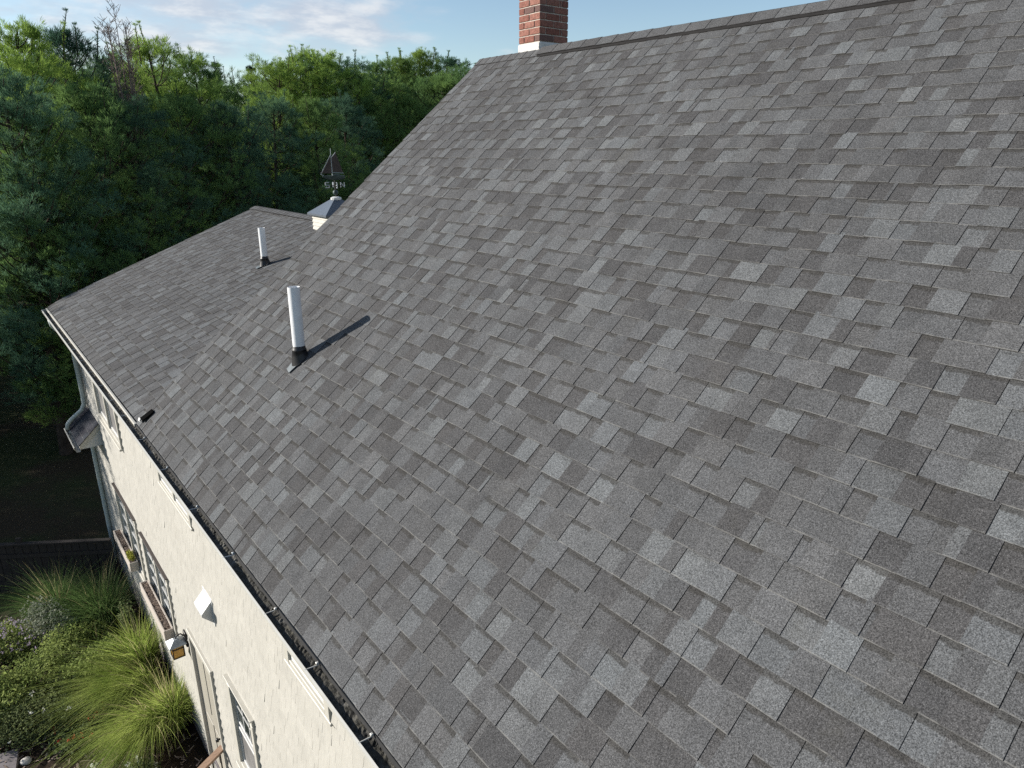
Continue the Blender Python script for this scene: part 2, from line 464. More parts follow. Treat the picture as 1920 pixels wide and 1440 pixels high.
def roof_pieces(exposure, ncourse, y0, y1, smax, curl, seed, s_first=0.):
    f = smooth_field(seed); out = []; below = []
    def height(s, y):
        h = .010 * f(s, y)
        if s < .42: h -= curl * (.42 - s) ** 2
        return h
    for j in range(ncourse):
        s0 = s_first + j * exposure
        if s0 > smax - .03: break
        ph = [rng.uniform(0, 6.3) for _ in range(3)]
        def wob(y): return .0018 * math.sin(1.7 * y + ph[0]) + .0012 * math.sin(4.1 * y + ph[1]) + .0007 * math.sin(9 * y + ph[2])
        y = y0 - rng.uniform(0, .3); lev = rng.random() < .5; pale = []; last_pale = False
        while y < y1:
            wd = rng.choice((rng.uniform(.09, .15), rng.uniform(.13, .23))) if lev else rng.choice((rng.uniform(.075, .12), rng.uniform(.11, .18)))
            if rng.random() < .05: wd = rng.uniform(.02, .05)
            parts = 1
            if wd > .155 and rng.random() < .75: parts = 2
            cuts = [0] + sorted(rng.uniform(.3, .7) for _ in range(parts - 1)) + [1]
            for a, b in zip(cuts[:-1], cuts[1:]):
                ya, yb = y + wd * a, y + wd * b
                if yb > y0 + .01 and ya < y1 - .01:
                    tn = pick_tone(not lev)
                    for _ in range(6):   # pale tabs stay scattered, not bunched
                        if tn[1] > .093 and (last_pale or any(a1 < yb + .02 and b1 > ya - .02 for a1, b1 in below)): tn = pick_tone(not lev)
                    last_pale = tn[1] > .093
                    if last_pale: pale.append((ya, yb))
                    out.append(dict(s=s0, ya=max(ya, y0), yb=min(yb, y1), lev=lev, tone=tn,
                                    last=(a == 0), wob=wob, dj=rng.uniform(-.0006, .0006), dz=rng.uniform(-.0003, .0006),
                                    sk=rng.uniform(-.0015, .0015), top=min(s0 + exposure + .02, smax), e=exposure, h=height))
            y += wd; lev = not lev
        below = pale
    return out

def piece_mesh(mb, q, origin=(0, 0, 0)):
    s, e, hf = q['s'], q['e'], q['h']
    hb = .0072 if q['lev'] else .0034          # thickness at the butt
    ht = .0028 if q['lev'] else .0006          # at the head, under the next course
    hb += q['dz']; gap = .0016 if (q['lev'] and q['last']) else 0.0
    ya, yb = q['ya'] + gap, q['yb']
    top = q['top']
    rows = [(s, 0.0), (top, (top - s) / e)]
    V = []; vp = []
    for ss, v in rows:
        k = min(1, (ss - s) / e)
        th = hb + (ht - hb) * k
        for yy, sk in ((ya, q['sk']), (yb, q['sk'])):
            y2 = yy + sk * (1 - k)
            sb = ss + (q['wob'](yy) + q['dj'] if v == 0 else 0)
            z = hf(ss, yy)
            V.append((sb - origin[0], y2 - origin[1], z + th - origin[2])); vp.append(v)
            V.append((sb - origin[0], y2 - origin[1], z - .004 - origin[2])); vp.append(v)
    # 0 ya top,1 ya bottom,2 yb top,3 yb bottom (butt) ; 4..7 head
    F = [(0, 2, 6, 4), (0, 1, 3, 2), (0, 4, 5, 1), (2, 3, 7, 6)]
    mb.add(V, F, [0, 2, 1, 1]); mb.vp += vp; mb.tone += [q['tone']] * 8
    lv = 0.0 if q['lev'] and rng.random() < .75 else (1.0 if rng.random() < .8 else .3)
    mb.lev += [lv] * 8

def shingle_roof(roof, pieces, world, n_single=300, skip=None):
    for q in pieces:
        c = (q['s'] + q['e'] * .5, (q['ya'] + q['yb']) * .5, 0)
        P = world @ Vector(c); uv = project(P); q['c'] = c
        area = 0.
        if uv and -5 < uv[0] < 1925 and -5 < uv[1] < 1445 and not (skip and skip(uv)):
            a = project(world @ Vector((q['s'], q['ya'], 0))); b = project(world @ Vector((q['s'], q['yb'], 0)))
            d = project(world @ Vector((q['s'] + q['e'], q['ya'], 0)))
            if a and b and d: area = abs((b[0] - a[0]) * (d[1] - a[1]) - (b[1] - a[1]) * (d[0] - a[0]))
        q['area'] = area
    order = sorted(pieces, key=lambda q: -q['area'])
    rest = MB()
    for i, q in enumerate(order):
        if i < n_single:
            mb = MB(); o = (q['s'], q['ya'], 0); piece_mesh(mb, q, o)
            mb.build('shingle', [M_SH, M_EDGE, M_BUTT], roof, o)
        else: piece_mesh(rest, q)
    tag(rest.build('shingle_courses', [M_SH, M_EDGE, M_BUTT], roof), kind='stuff')

def slope_matrix(a, z): return Matrix.Translation((0, 0, z)) @ Matrix.Rotation(-a, 4, 'Y')

# main roof: deck (part's own mesh, in roof coordinates: x up the slope, z out of it)
d = MB()
d.box(.05, SR - .02, Y_NEAR, Y_RAKE - .012, -.14, -.045)
main_roof = d.build('main_roof', M_DECK, house, (0, 0, EZ), rot=(0, -A1, 0))
mw = slope_matrix(A1, EZ)
pcs = roof_pieces(.1436, 42, Y_NEAR, Y_RAKE, SR - .01, .16, 5, s_first=-.012)
shingle_roof(main_roof, pcs, mw)
de = MB(); de.box(.05, SR - .05, Y_RAKE - .011, Y_RAKE + .004, -.15, -.040); de.build('rake_board', M_TRIM, main_roof)
# the slope on the far side of the ridge
bk = MB(); bk.box(-SR + .01, 0, Y_NEAR, Y_RAKE - .005, -.10, .0)
bs = bk.build('back_slope', [M_SH], house, (XR, 0, ZR - .012), rot=(0, A1 + math.pi, 0))
bs.rotation_euler = (0, A1, 0); bs.location = (XR, 0, ZR - .012)
bs.data.transform(Matrix.Scale(-1, 4, (1, 0, 0))); bs.data.flip_normals()
for nm, val in (('tone', (.11, .11, .108, 1)),):
    a_ = bs.data.attributes.new(nm, 'FLOAT_COLOR', 'POINT'); a_.data.foreach_set('color', np.tile(np.array(val, 'f'), len(bs.data.vertices)))
a_ = bs.data.attributes.new('vpos', 'FLOAT', 'POINT'); a_.data.foreach_set('value', np.full(len(bs.data.vertices), .4, 'f'))

# lower roof beyond the gable
SF = 4.06 / math.cos(A2)
d = MB(); d.box(.07, SF - .02, Y_RAKE - .02, Y_FAR - .012, -.14, -.055)
low_roof = d.build('lower_roof', M_DECK, house, (0, 0, EZ), rot=(0, -A2, 0))
lw = slope_matrix(A2, EZ)
def hidden_low(uv):  # behind the main rake as seen here
    t = (uv[1] - 99) / (792 - 99); return uv[0] > 912 + (255 - 912) * t
pcl = roof_pieces(.1436, 31, Y_RAKE - .02, Y_FAR, SF - .01, .22, 8, s_first=.012)
shingle_roof(low_roof, pcl, lw, skip=hidden_low)
de = MB(); de.box(.08, SF, Y_FAR - .011, Y_FAR + .004, -.15, -.048); de.build('rake_board', M_TRIM, low_roof)
bk = MB(); bk.box(0, SF, Y_RAKE - .02, Y_FAR - .005, -.10, .0)
b2 = bk.build('back_slope', [M_SH], house, (4.06, 0, EZ + 1.57 - .010)); b2.rotation_euler = (0, A2, 0)
a_ = b2.data.attributes.new('tone', 'FLOAT_COLOR', 'POINT'); a_.data.foreach_set('color', np.tile(np.array((.11, .11, .108, 1), 'f'), len(b2.data.vertices)))

# ---- ridge caps
def ridge_cap(parent, x, z, a, y0, y1, half, th, lift, name='ridge_cap', tone=None):
    """one bent cap shingle, overlapping towards the camera"""
    mb = MB(); V = []; vp = []
    ca, sa = math.cos(a), math.sin(a)
    for yy, dz in ((y0, lift + .006), (y1, lift + .001)):
        for sgn in (-1, 1):
            pass
        prof = [(-half * ca, -half * sa), (-.03 * ca, -.03 * sa * .8), (.03 * ca, -.03 * sa * .8), (half * ca, -half * sa)]
        for px, pz in prof:
            V.append((px, yy - y0, pz + dz + th)); vp.append(.4 if yy == y0 else .5)
        for px, pz in prof:
            V.append((px, yy - y0, pz + dz)); vp.append(.4)
    F = []; mi = []
    for i in range(3):
        F.append((i, i + 1, 8 + i + 1, 8 + i)); mi.append(0)
        F.append((4 + i, 12 + i, 12 + i + 1, 4 + i + 1)); mi.append(1)
        F.append((i, 4 + i, 4 + i + 1, i + 1)); mi.append(1)
        F.append((8 + i, 8 + i + 1, 12 + i + 1, 12 + i)); mi.append(1)
    F.append((0, 8, 12, 4)); mi.append(1); F.append((3, 7, 15, 11)); mi.append(1)
    mb.add(V, F, mi); mb.vp += vp; mb.tone += [tone or tuple(.5 * a + .5 * b for a, b in zip(pick_tone(), (.062, .062, .063, 1)))] * 16; mb.lev += [0.] * 16
    return mb.build(name, [M_SH, M_EDGE], parent, (x, y0, z))
ridge = MB(); ridge.box(XR - .012, XR + .012, Y_NEAR, 6.45, ZR - .05, ZR + .0)
rv = MB()
pr = [(-.165 * math.cos(A1), -.165 * math.sin(A1)), (0, 0), (.165 * math.cos(A1), -.165 * math.sin(A1)), (.165 * math.cos(A1), -.165 * math.sin(A1) + .013), (0, .013), (-.165 * math.cos(A1), -.165 * math.sin(A1) + .013)]
rv.prism([(XR + x, ZR + z + .010) for x, z in pr], Y_NEAR, 6.70)
vent = rv.build('ridge_vent', M_EDGE, house)
y = Y_NEAR
while y < 6.68:
    ridge_cap(vent, XR, ZR + .0245 + .003 * math.sin(y * 1.3), A1, y, min(y + .27, 6.80), .155, .006, 0.); y += .23
y = 6.70
while y < Y_RAKE - .05:
    ridge_cap(main_roof if False else house, XR, ZR + .004, A1, y, min(y + .19, Y_RAKE + .005), .15, .006, 0.); y += .146
y = Y_RAKE + .1
while y < Y_FAR - .05:
    ridge_cap(house, 4.06, EZ + 1.57 + .012, A2, y, min(y + .21, Y_FAR + .01), .15, .009, .004); y += .16

# ---- vent pipes
def vent_pipe(x, y, z, h, rad, a, label):
    mb = MB(); P = [(x, y, z - .1), (x + .012 * h, y + .010 * h, z + h)]
    n = 20; mb.tube([P[0], P[1]], rad, n, False); mb.tube([P[1], (P[1][0], P[1][1], P[1][2] - .12)], [rad * .999, rad * .9], n, False)
    # annular rim
    o = mb.build('vent_pipe', M_PVC, house, smooth=True); o['label'] = label
    bb = MB(); nrm = Vector((-math.sin(a), 0, math.cos(a))); c = Vector((x, y, z))
    ax = Vector((0, 0, 1))
    prof = [(.0, 1.5, 0), (.010, 1.42, .05), (.055, 1.24, .5), (.085, 1.12, .8), (.088, 1.18, .85), (.100, 1.18, .95), (.104, 1.10, 1.), (.125, 1.06, 1.), (.13, 1.0, 1.)]
    rings = []
    for hh, rr, t in prof:
        # lower rings follow the roof plane, upper ones are level
        nn = nrm.lerp(ax, t).normalized(); ctr = c + ax * hh + nrm * .008 * (1 - t)
        u = nn.cross(Vector((0, 1, 0))).normalized(); v = nn.cross(u)
        stretch = 1 + .18 * (1 - t)
        rings.append([ctr + (u * math.cos(k * 2 * math.pi / 24) * stretch + v * math.sin(k * 2 * math.pi / 24)) * rad * rr for k in range(24)])
    V = [p for r_ in rings for p in r_]; F = []
    for i in range(len(rings) - 1):
        for k in range(24): F.append((i * 24 + k, i * 24 + (k + 1) % 24, (i + 1) * 24 + (k + 1) % 24, (i + 1) * 24 + k))
    bb.add(V, F); bb.build('rubber_boot', M_RUBBER, o, smooth=True)
    fl = MB(); hw = .13
    u = Vector((math.cos(a), 0, math.sin(a)))
    cc = c + nrm * .0105
    pts = [(-.16, -hw * .25), (-.14, hw * .42), (.02, hw * .5), (.02, -hw * .5)]
    fl.add([cc + u * p_ + Vector((0, q_, 0)) for p_, q_ in pts] + [cc + u * p_ + Vector((0, q_, 0)) - nrm * .006 for p_, q_ in pts],
           [(0, 3, 2, 1), (0, 1, 5, 4), (1, 2, 6, 5), (2, 3, 7, 6), (3, 0, 4, 7)])
    fl.build('flashing', M_LEADSH, o)
M_LEADSH = simple('painted_flashing', (.10, .118, .125), .6, .4, .25, 14)
vent_pipe(1.112, 5.981, EZ + .918 + .012, .66, .054, A1, 'tall white plastic vent pipe on the main roof')
vent_pipe(2.627, 10.988, EZ + 1.016 + .010, .56, .052, A2, 'shorter white vent pipe on the lower roof')

# kick-out flashing at the foot of the main rake
M_GAPSHADOW = simple('gap_shadow_black', (.006, .006, .006), 1.0, .0)  # flat black: the shadow of the gap is painted onto the flashing
kf = MB()
def on_main(s, y, h): return mw @ Vector((s, y, h))
kf.add([on_main(.06, 7.84, .0), on_main(.06, 7.75, .0), on_main(.20, 7.70, .0), on_main(.21, 7.78, .0),
        on_main(.06, 7.84, .020), on_main(.06, 7.75, .016), on_main(.20, 7.70, .014), on_main(.21, 7.78, .018)],
       [(4, 5, 6, 7), (0, 1, 5, 4), (1, 2, 6, 5), (2, 3, 7, 6), (3, 0, 4, 7)])
kf.build('kickout_flashing', M_GAPSHADOW, house)
kt = MB(); kt.add([on_main(.03, 7.86, .012), on_main(.035, 7.81, .012), on_main(.062, 7.80, .024), on_main(.062, 7.86, .026)], [(0, 1, 2, 3)])
kt.add([on_main(.03, 7.86, .002), on_main(.035, 7.81, .002), on_main(.062, 7.80, .004), on_main(.062, 7.86, .006)], [(3, 2, 1, 0)])
kt.build('flashing_tab', M_WHITE, house)

# ---- chimney
CX0, CX1, CY0, CY1 = 4.63, 5.07, 6.80, 7.18
CZ0, CZ1 = ZR - .55, ZR + 1.32
ch = MB(); ch.box(CX0 + .008, CX1 - .008, CY0 + .008, CY1 - .008, CZ0, CZ1 - .04)
chim = ch.build('chimney', M_MORTAR, house); chim['label'] = 'red brick chimney with a whitewashed foot'
_bm = {}
def brick_mesh(lx, ly, lz, var):
    key = (round(lx, 3), round(ly, 3), var)
    if key not in _bm:
        r_ = random.Random(hash(key)); mb = MB()
        mb.bbox(0, lx, 0, ly, 0, lz, .004)
        mb.v = [(a + r_.uniform(-.0015, .0015), b + r_.uniform(-.0015, .0015), c + r_.uniform(-.001, .001)) for a, b, c in mb.v]
        me = bpy.data.meshes.new('brick'); me.from_pydata(mb.v, [], mb.f); me.materials.append(M_BRICK); _bm[key] = me
    return _bm[key]
bh, mj = .0655, .0105; z = ZR + .095; row = 0
r3 = random.Random(4)
LXX, LYY, BD = CX1 - CX0, CY1 - CY0, .092
while z + bh < CZ1 - .05:
    ev = row % 2 == 0
    for far in (0, 1):
        y_ = CY0 if far == 0 else CY1 - BD
        xs = [(0, .215), (.225, LXX)] if ev else [(BD + .01, .305), (.315, LXX - BD - .01)]
        for a_, b_ in xs:
            if b_ - a_ > .02: new_obj('brick', brick_mesh(b_ - a_, BD, bh, r3.randrange(3)), chim, (CX0 + a_, y_ + r3.uniform(-.001, .001), z))
        x_ = CX0 if far == 0 else CX1 - BD
        ys = [(BD + .01, LYY - BD - .01)] if ev else [(0, .185), (.195, LYY)]
        for a_, b_ in ys:
            new_obj('brick', brick_mesh(BD, b_ - a_, bh, r3.randrange(3)), chim, (x_ + r3.uniform(-.001, .001), CY0 + a_, z))
    z += bh + mj; row += 1
cw = MB(); cw.bbox(CX0 - .012, CX1 + .012, CY0 - .012, CY1 + .012, CZ0 + .1, ZR + .085, .012); cw.build('base_flashing', M_FLASHW, chim)
cc_ = MB(); cc_.bbox(CX0 - .04, CX1 + .04, CY0 - .04, CY1 + .04, CZ1 - .045, CZ1 + .03, .015)
cc_.build('chimney_crown', M_STONE, chim)
fl_ = MB(); fl_.tube([(4.85, 6.99, CZ1 + .02), (4.85, 6.99, CZ1 + .25)], .09, 14); fl_.build('flue_liner', M_BRICK, chim)

# ---- cupola on the lower ridge
CU = (4.02, 11.25); hw = .30
cu = MB(); cu.box(CU[0] - hw, CU[0] + hw, CU[1] - hw, CU[1] + hw, EZ + 1.2, EZ + 1.70)
cup = cu.build('cupola', M_WHITE, house)
zc = EZ + 1.30
for i in range(7):
    z0 = EZ + 1.27 + i * .06
    for side in range(4):
        mb = MB()
        if side in (0, 1):
            sg = -1 if side == 0 else 1; xx = CU[0] + sg * hw
            mb.add([(xx + sg * .016, CU[1] - hw - .012, z0), (xx + sg * .016, CU[1] + hw + .012, z0), (xx + sg * .003, CU[1] + hw + .012, z0 + .064), (xx + sg * .003, CU[1] - hw - .012, z0 + .064),
                    (xx, CU[1] - hw - .012, z0), (xx, CU[1] + hw + .012, z0)], [(0, 1, 2, 3), (0, 4, 5, 1)])
        else:
            sg = -1 if side == 2 else 1; yy = CU[1] + sg * hw
            mb.add([(CU[0] - hw - .012, yy + sg * .016, z0), (CU[0] + hw + .012, yy + sg * .016, z0), (CU[0] + hw + .012, yy + sg * .003, z0 + .064), (CU[0] - hw - .012, yy + sg * .003, z0 + .064),
                    (CU[0] - hw - .012, yy, z0), (CU[0] + hw + .012, yy, z0)], [(0, 1, 2, 3), (0, 4, 5, 1)])
        mb.build('clapboard', M_TRIM, cup)
cs_ = MB(); cs_.bbox(CU[0] - hw - .035, CU[0] + hw + .035, CU[1] - hw - .035, CU[1] + hw + .035, EZ + 1.33, EZ + 1.385, .006); cs_.build('cupola_belt', M_TRIM, cup)
cr = MB(); e = hw + .07; zb = EZ + 1.715; za = EZ + 1.95
cr.add([(CU[0] - e, CU[1] - e, zb), (CU[0] + e, CU[1] - e, zb), (CU[0] + e, CU[1] + e, zb), (CU[0] - e, CU[1] + e, zb),
        (CU[0] - .05, CU[1] - .05, za), (CU[0] + .05, CU[1] - .05, za), (CU[0] + .05, CU[1] + .05, za), (CU[0] - .05, CU[1] + .05, za),
        (CU[0] - e, CU[1] - e, zb - .03), (CU[0] + e, CU[1] - e, zb - .03), (CU[0] + e, CU[1] + e, zb - .03), (CU[0] - e, CU[1] + e, zb - .03)],
       [(0, 1, 5, 4), (1, 2, 6, 5), (2, 3, 7, 6), (3, 0, 4, 7), (4, 5, 6, 7), (8, 9, 1, 0), (9, 10, 2, 1), (10, 11, 3, 2), (11, 8, 0, 3), (11, 10, 9, 8)])
cr.build('cupola_roof', M_CUPROOF, cup)
cf = MB(); cf.tube([(CU[0], CU[1], za - .02), (CU[0], CU[1], za + .012), (CU[0], CU[1], za + .03)], [.09, .09, .05], 12); cf.build('cupola_cap', M_WHITE, cup)

# ---- siding: painted wood shingles laid in courses
openings = []   # (y0, y1, z0, z1) of casings on the long wall
def casing(y0, y1, z0, z1): openings.append((y0, y1, z0, z1))
win_specs = [
    # y0, y1, z0, z1, kind, label
    (11.45, 13.35, EZ - 1.62, EZ - .34, 'screen', 'double window with grey screens below the far gutter'),
    (11.62, 13.30, EZ - 4.05, EZ - 2.93, 'grid', 'divided window above the far planter box'),
    (9.62, 11.22, EZ - 4.00, EZ - 2.97, 'grid', 'divided window above the near planter box'),
    (7.50, 8.95, EZ - 1.20, EZ - .34, 'low', 'short double window tucked under the gutter'),
    (3.96, 4.80, EZ - 1.17, EZ - .34, 'low', 'short window under the near end of the gutter'),
    (6.12, 6.95, EZ - 4.00, EZ - 2.80, 'sash', 'sash window with green-tinted upper pane beside the door'),
]
for s_ in win_specs: casing(*s_[:4])
DOOR = (7.72, 8.74, .22, EZ - 3.28); casing(*DOOR)
PENT = (13.80, 14.95)
siding = MB()
rows = int((EZ - .22 - .22) / .127)
rr = random.Random(21)
for i in range(rows):
    z0 = .24 + i * .127; z1 = z0 + .127; zm = (z0 + z1) / 2
    runs = {}; y = Y_NEAR + .2 - rr.uniform(0, .1)
    blocks = sorted((o[0], o[1]) for o in openings if o[2] < zm < o[3])
    def put(ya, yb, dz, dx, tone):
        xo = WX - dx
        V = [(xo - .009, ya, z0 + dz), (xo - .009, yb, z0 + dz), (WX + .012, yb, z1 + .02), (WX + .012, ya, z1 + .02),
             (WX + .02, ya, z0 + dz), (WX + .02, yb, z0 + dz)]
        mb = runs.setdefault(sum(1 for b0, b1 in blocks if b1 <= ya + .02), MB())
        mb.add(V, [(0, 1, 2, 3), (0, 4, 5, 1), (0, 3, 4), (1, 5, 2)]); mb.tone += [(tone, tone, tone, 1)] * 6
    while y < Y_FAR - .33:
        wd = rr.uniform(.09, .21); ya, yb = y + .0012, min(y + wd - .0012, Y_FAR - .325)
        segs = [(ya, yb)]
        for b0, b1 in blocks:
            ns = []
            for a, b in segs:
                if b <= b0 or a >= b1: ns.append((a, b)); continue
                if a < b0: ns.append((a, b0 + .01))
                if b > b1: ns.append((b1 - .01, b))
            segs = ns
        odd = rr.random()
        dz = rr.uniform(-.0015, .0015); dx = rr.uniform(0, .0015)
        if odd < .014: dx += rr.uniform(.003, .006)
        if odd > .97: dz += rr.uniform(-.006, .004)
        for a, b in segs:
            if b - a > .012: put(a, b, dz, dx, rr.random())
        y += wd
    for mb in runs.values(): mb.build('siding_course', M_SIDING, house)
cb = MB(); cb.bbox(WX - .022, WX + .05, Y_FAR - .44, Y_FAR - .31, .24, EZ - .2, .004); cb.build('corner_board', M_TRIM, house)

# ---- windows
def window(y0, y1, z0, z1, kind, label):
    c = .085; fx = WX - (.016 if kind == 'low' else .030); bx = WX + .036
    f = MB()
    f.bbox(fx, bx, y0, y1, z1 - c, z1, .004); f.bbox(fx - .002, bx, y0 - .001, y0 + c, z0, z1 - c - .001, .004)
    f.bbox(fx - .002, bx, y1 - c, y1 + .001, z0, z1 - c - .001, .004); f.bbox(fx, bx, y0 + c + .001, y1 - c - .001, z0, z0 + .05, .004)
    o = f.build('window', M_TRIM, house); o['label'] = label
    hd = MB(); hd.bbox(fx - .022, WX, y0 - .02, y1 + .02, z1 + .001, z1 + .014, .003); hd.build('drip_cap', M_TRIM if kind != 'grid' else M_DARKTRIM, o)
    sl = MB(); sl.bbox(fx - (.006 if kind == 'low' else .030), WX, y0 - .02, y1 + .02, z0 - .03, z0 - .001, .005); sl.build('sill', M_TRIM, o)
    iy0, iy1, iz0, iz1 = y0 + c, y1 - c, z0 + .05, z1 - c
    double = kind in ('screen', 'grid') or (kind == 'low' and y1 - y0 > 1.1)
    if double:
        ym = (iy0 + iy1) / 2
        ml = MB(); ml.bbox(fx + .002, bx, ym - .04, ym + .04, iz0, iz1, .004); ml.build('mullion', M_TRIM, o)
        lights = [(iy0, ym - .04), (ym + .04, iy1)]
    else: lights = [(iy0, iy1)]
    for a, b in lights:
        if kind == 'sash':
            zm = (iz0 + iz1) / 2
            for (p0, p1, mt) in ((zm + .02, iz1, M_GLASS), (iz0, zm - .02, M_SCREEN)):
                pn = MB(); pn.box(WX + .018, WX + .0335, a + .03, b - .03, p0 + .03, p1 - .03); pn.build('pane', mt, o)
                sf = MB(); xq = WX + (.002 if p0 < zm else .010)
                for q0, q1, w0, w1 in ((a, b, p0, p0 + .03), (a, b, p1 - .03, p1), (a, a + .03, p0 + .03, p1 - .03), (b - .03, b, p0 + .03, p1 - .03)):
                    sf.bbox(xq, WX + .034, q0, q1, w0, w1, .003)
                sf.build('sash', M_WHITE, o)
            mt_ = MB()
            for k in (1, 2): yy = a + .03 + (b - a - .06) * k / 3; mt_.box(WX + .012, WX + .030, yy - .008, yy + .008, zm + .05, iz1 - .03)
            mt_.box(WX + .013, WX + .030, a + .03, b - .03, (zm + iz1) / 2 - .008, (zm + iz1) / 2 + .008); mt_.build('muntin', M_WHITE, o)
            continue
        pn = MB(); pn.box(WX + .018, WX + .0335, a, b, iz0, iz1); pn.build('pane', M_SCREEN if kind == 'screen' else M_GLASS, o)
        sf = MB()
        for q0, q1, w0, w1 in ((a, b, iz0, iz0 + .035), (a, b, iz1 - .035, iz1), (a, a + .035, iz0 + .035, iz1 - .035), (b - .035, b, iz0 + .035, iz1 - .035)):
            sf.bbox(WX + .002, WX + .034, q0, q1, w0, w1, .003)
        sf.build('sash', M_WHITE, o)
        if kind == 'grid':
            for k in (1, 2, 3):
                mt_ = MB(); zz_ = iz0 + (iz1 - iz0) * k / 4; mt_.box(WX + .004, WX + .030, a + .036, b - .036, zz_ - .011, zz_ + .011); mt_.build('muntin', M_WHITE, o)
            mt_ = MB(); yy = (a + b) / 2; mt_.box(WX + .005, WX + .029, yy - .011, yy + .011, iz0 + .036, iz1 - .036); mt_.build('muntin', M_WHITE, o)
M_DARKTRIM = simple('dark_brown_cap', (.06, .05, .045), .7)  # dark brown, for the drip caps of the grid windows
for s_ in win_specs: window(*s_)

# ---- door
dy0, dy1, dz0, dz1 = DOOR
f = MB(); c = .055; fx = WX - .032
f.bbox(fx, WX + .03, dy0, dy0 + c, dz0, dz1 - c, .004); f.bbox(fx, WX + .03, dy1 - c, dy1, dz0, dz1 - c, .004); f.bbox(fx - .004, WX + .03, dy0 - .015, dy1 + .015, dz1 - c + .001, dz1 + .02, .004)
f.bbox(fx - .05, WX + .03, dy0 + c, dy1 - c, dz0 - .04, dz0 - .002, .005)
door = f.build('door', M_TRIM, house)
lf = MB(); lf.bbox(WX + .012, WX + .034, dy0 + c + .004, dy1 - c - .004, dz0, dz1 - c, .003)
lf.build('door_leaf', M_DOOR, door)
wd_ = (dy1 - dy0 - 2 * c)
for a, b, p, q in ((.12, .46, .10, .42), (.54, .88, .10, .42), (.12, .46, .50, .92), (.54, .88, .50, .92)):
    pn = MB(); pn.bbox(WX + .004, WX + .013, dy0 + c + wd_ * a, dy0 + c + wd_ * b, dz0 + (dz1 - c - dz0) * p, dz0 + (dz1 - c - dz0) * q, .006); pn.build('door_panel', M_DOOR, door)
hn = MB(); hn.tube([(WX + .012, dy0 + c + .07, dz0 + .98), (WX - .04, dy0 + c + .07, dz0 + .98)], [.012, .012], 10); hn.tube([(WX - .04, dy0 + c + .07, dz0 + .98), (WX - .045, dy0 + c + .07, dz0 + .98), (WX - .075, dy0 + c + .07, dz0 + .98)], [.018, .03, .022], 12)
hn.build('door_knob', M_RUBBER, door, smooth=True)

# ---- dryer vent hood
hv = MB(); y0, y1 = 7.16, 7.45; zt, zb_ = EZ - 1.95, EZ - 2.24
hv.add([(WX - .005, y0, zt), (WX - .005, y1, zt), (WX - .125, y1, zt - .13), (WX - .125, y0, zt - .13), (WX - .005, y0, zb_), (WX - .005, y1, zb_), (WX - .125, y0, zt - .16), (WX - .125, y1, zt - .16)],
       [(0, 3, 2, 1), (3, 6, 7, 2), (0, 4, 6, 3), (1, 2, 7, 5), (4, 5, 7, 6)])
hv.bbox(WX - .012, WX + .02, y0 - .03, y1 + .03, zb_ - .03, zt + .03, .004)
hv.build('vent_hood', M_WHITE, house)['label'] = 'white wall vent hood'

# ---- gutter
def gutter(parent, y0, y1, x_back, x_lip, ztop, depth, name='gutter'):
    t = .0025; wdt = x_back - x_lip
    prof_o = [(x_back, ztop), (x_back, ztop - depth), (x_lip + wdt * .35, ztop - depth), (x_lip + wdt * .1, ztop - depth * .45), (x_lip, ztop - depth * .30), (x_lip, ztop - .004), (x_lip + .012, ztop)]
    prof_i = [(x + (t if i > 3 else (-t if i < 2 else 0)), z + (t if 0 < i < 4 else 0) - (.004 if i == 6 else 0)) for i, (x, z) in enumerate(prof_o)]
    poly = prof_o + prof_i[::-1]
    mb = MB(); mb.prism(poly, y0, y1)
    mb.prism(prof_o, y1 - .003, y1)
    return mb.build(name, M_GUTTER, parent)
GX0, GX1 = -.085, .011
gut = gutter(house, Y_NEAR, Y_FAR - .03, GX1, GX0, EZ - .052, .10)
gut['label'] = 'cream gutter clogged with dark sludge'
sl = MB(); ny = 900; rs = random.Random(7)
MB().box(GX1 - .006, GX1 - .003, Y_NEAR + .01, Y_FAR - .05, EZ - .11, EZ - .046).build('gutter_grime', M_DECK, gut)
ys = np.linspace(Y_NEAR + .01, Y_FAR - .05, ny)
prev = None
hgt = np.cumsum(np.array([rs.uniform(-.004, .004) for _ in range(ny)])); k_ = np.ones(15) / 15
hgt = np.convolve(hgt - np.convolve(hgt, np.ones(101) / 101, 'same'), k_, 'same')
V = []
for i, yv in enumerate(ys):
    for j, xv in enumerate(np.linspace(GX0 + .006, GX1 + .001, 6)):
        V.append((xv, yv, EZ - .082 + hgt[i] * .6 + rs.uniform(-.005, .005)))
F = [(i * 6 + j, i * 6 + j + 1, (i + 1) * 6 + j + 1, (i + 1) * 6 + j) for i in range(ny - 1) for j in range(5)]
sl.add(V, F); tag(sl.build('gutter_sludge', M_SLUDGE, gut), kind='stuff')
y = -2.2
hy = [1.35, 2.02, 2.62, 3.28, 3.92, 4.75, 5.65, 6.6, 7.5, 8.35, 9.0, 9.7, 10.4, 11.1, 11.8, 12.6, 13.4, 14.2, 14.9, .6, -.2, -1., -1.8, -2.6]
for yv in hy:
    mb = MB(); dk = rs.uniform(-.01, .01)
    mb.tube([(GX0 + .004, yv, EZ - .055), (GX1 - .02, yv + dk, EZ - .060), (GX1, yv + dk, EZ - .050)], [.0032, .004, .0045], 5)
    if yv < 7.9: mb.bbox(-.014, .002, yv - .009, yv + .009, EZ - .054, EZ - .040, .003)
    mb.build('gutter_hanger', M_GUTTER if yv < 4.2 else M_LEAD, gut)
dp = MB(); dp.bbox(-.010, .016, Y_RAKE + .02, Y_FAR, EZ - .070, EZ - .040, .003); dp.build('drip_edge', M_TRIM, house)

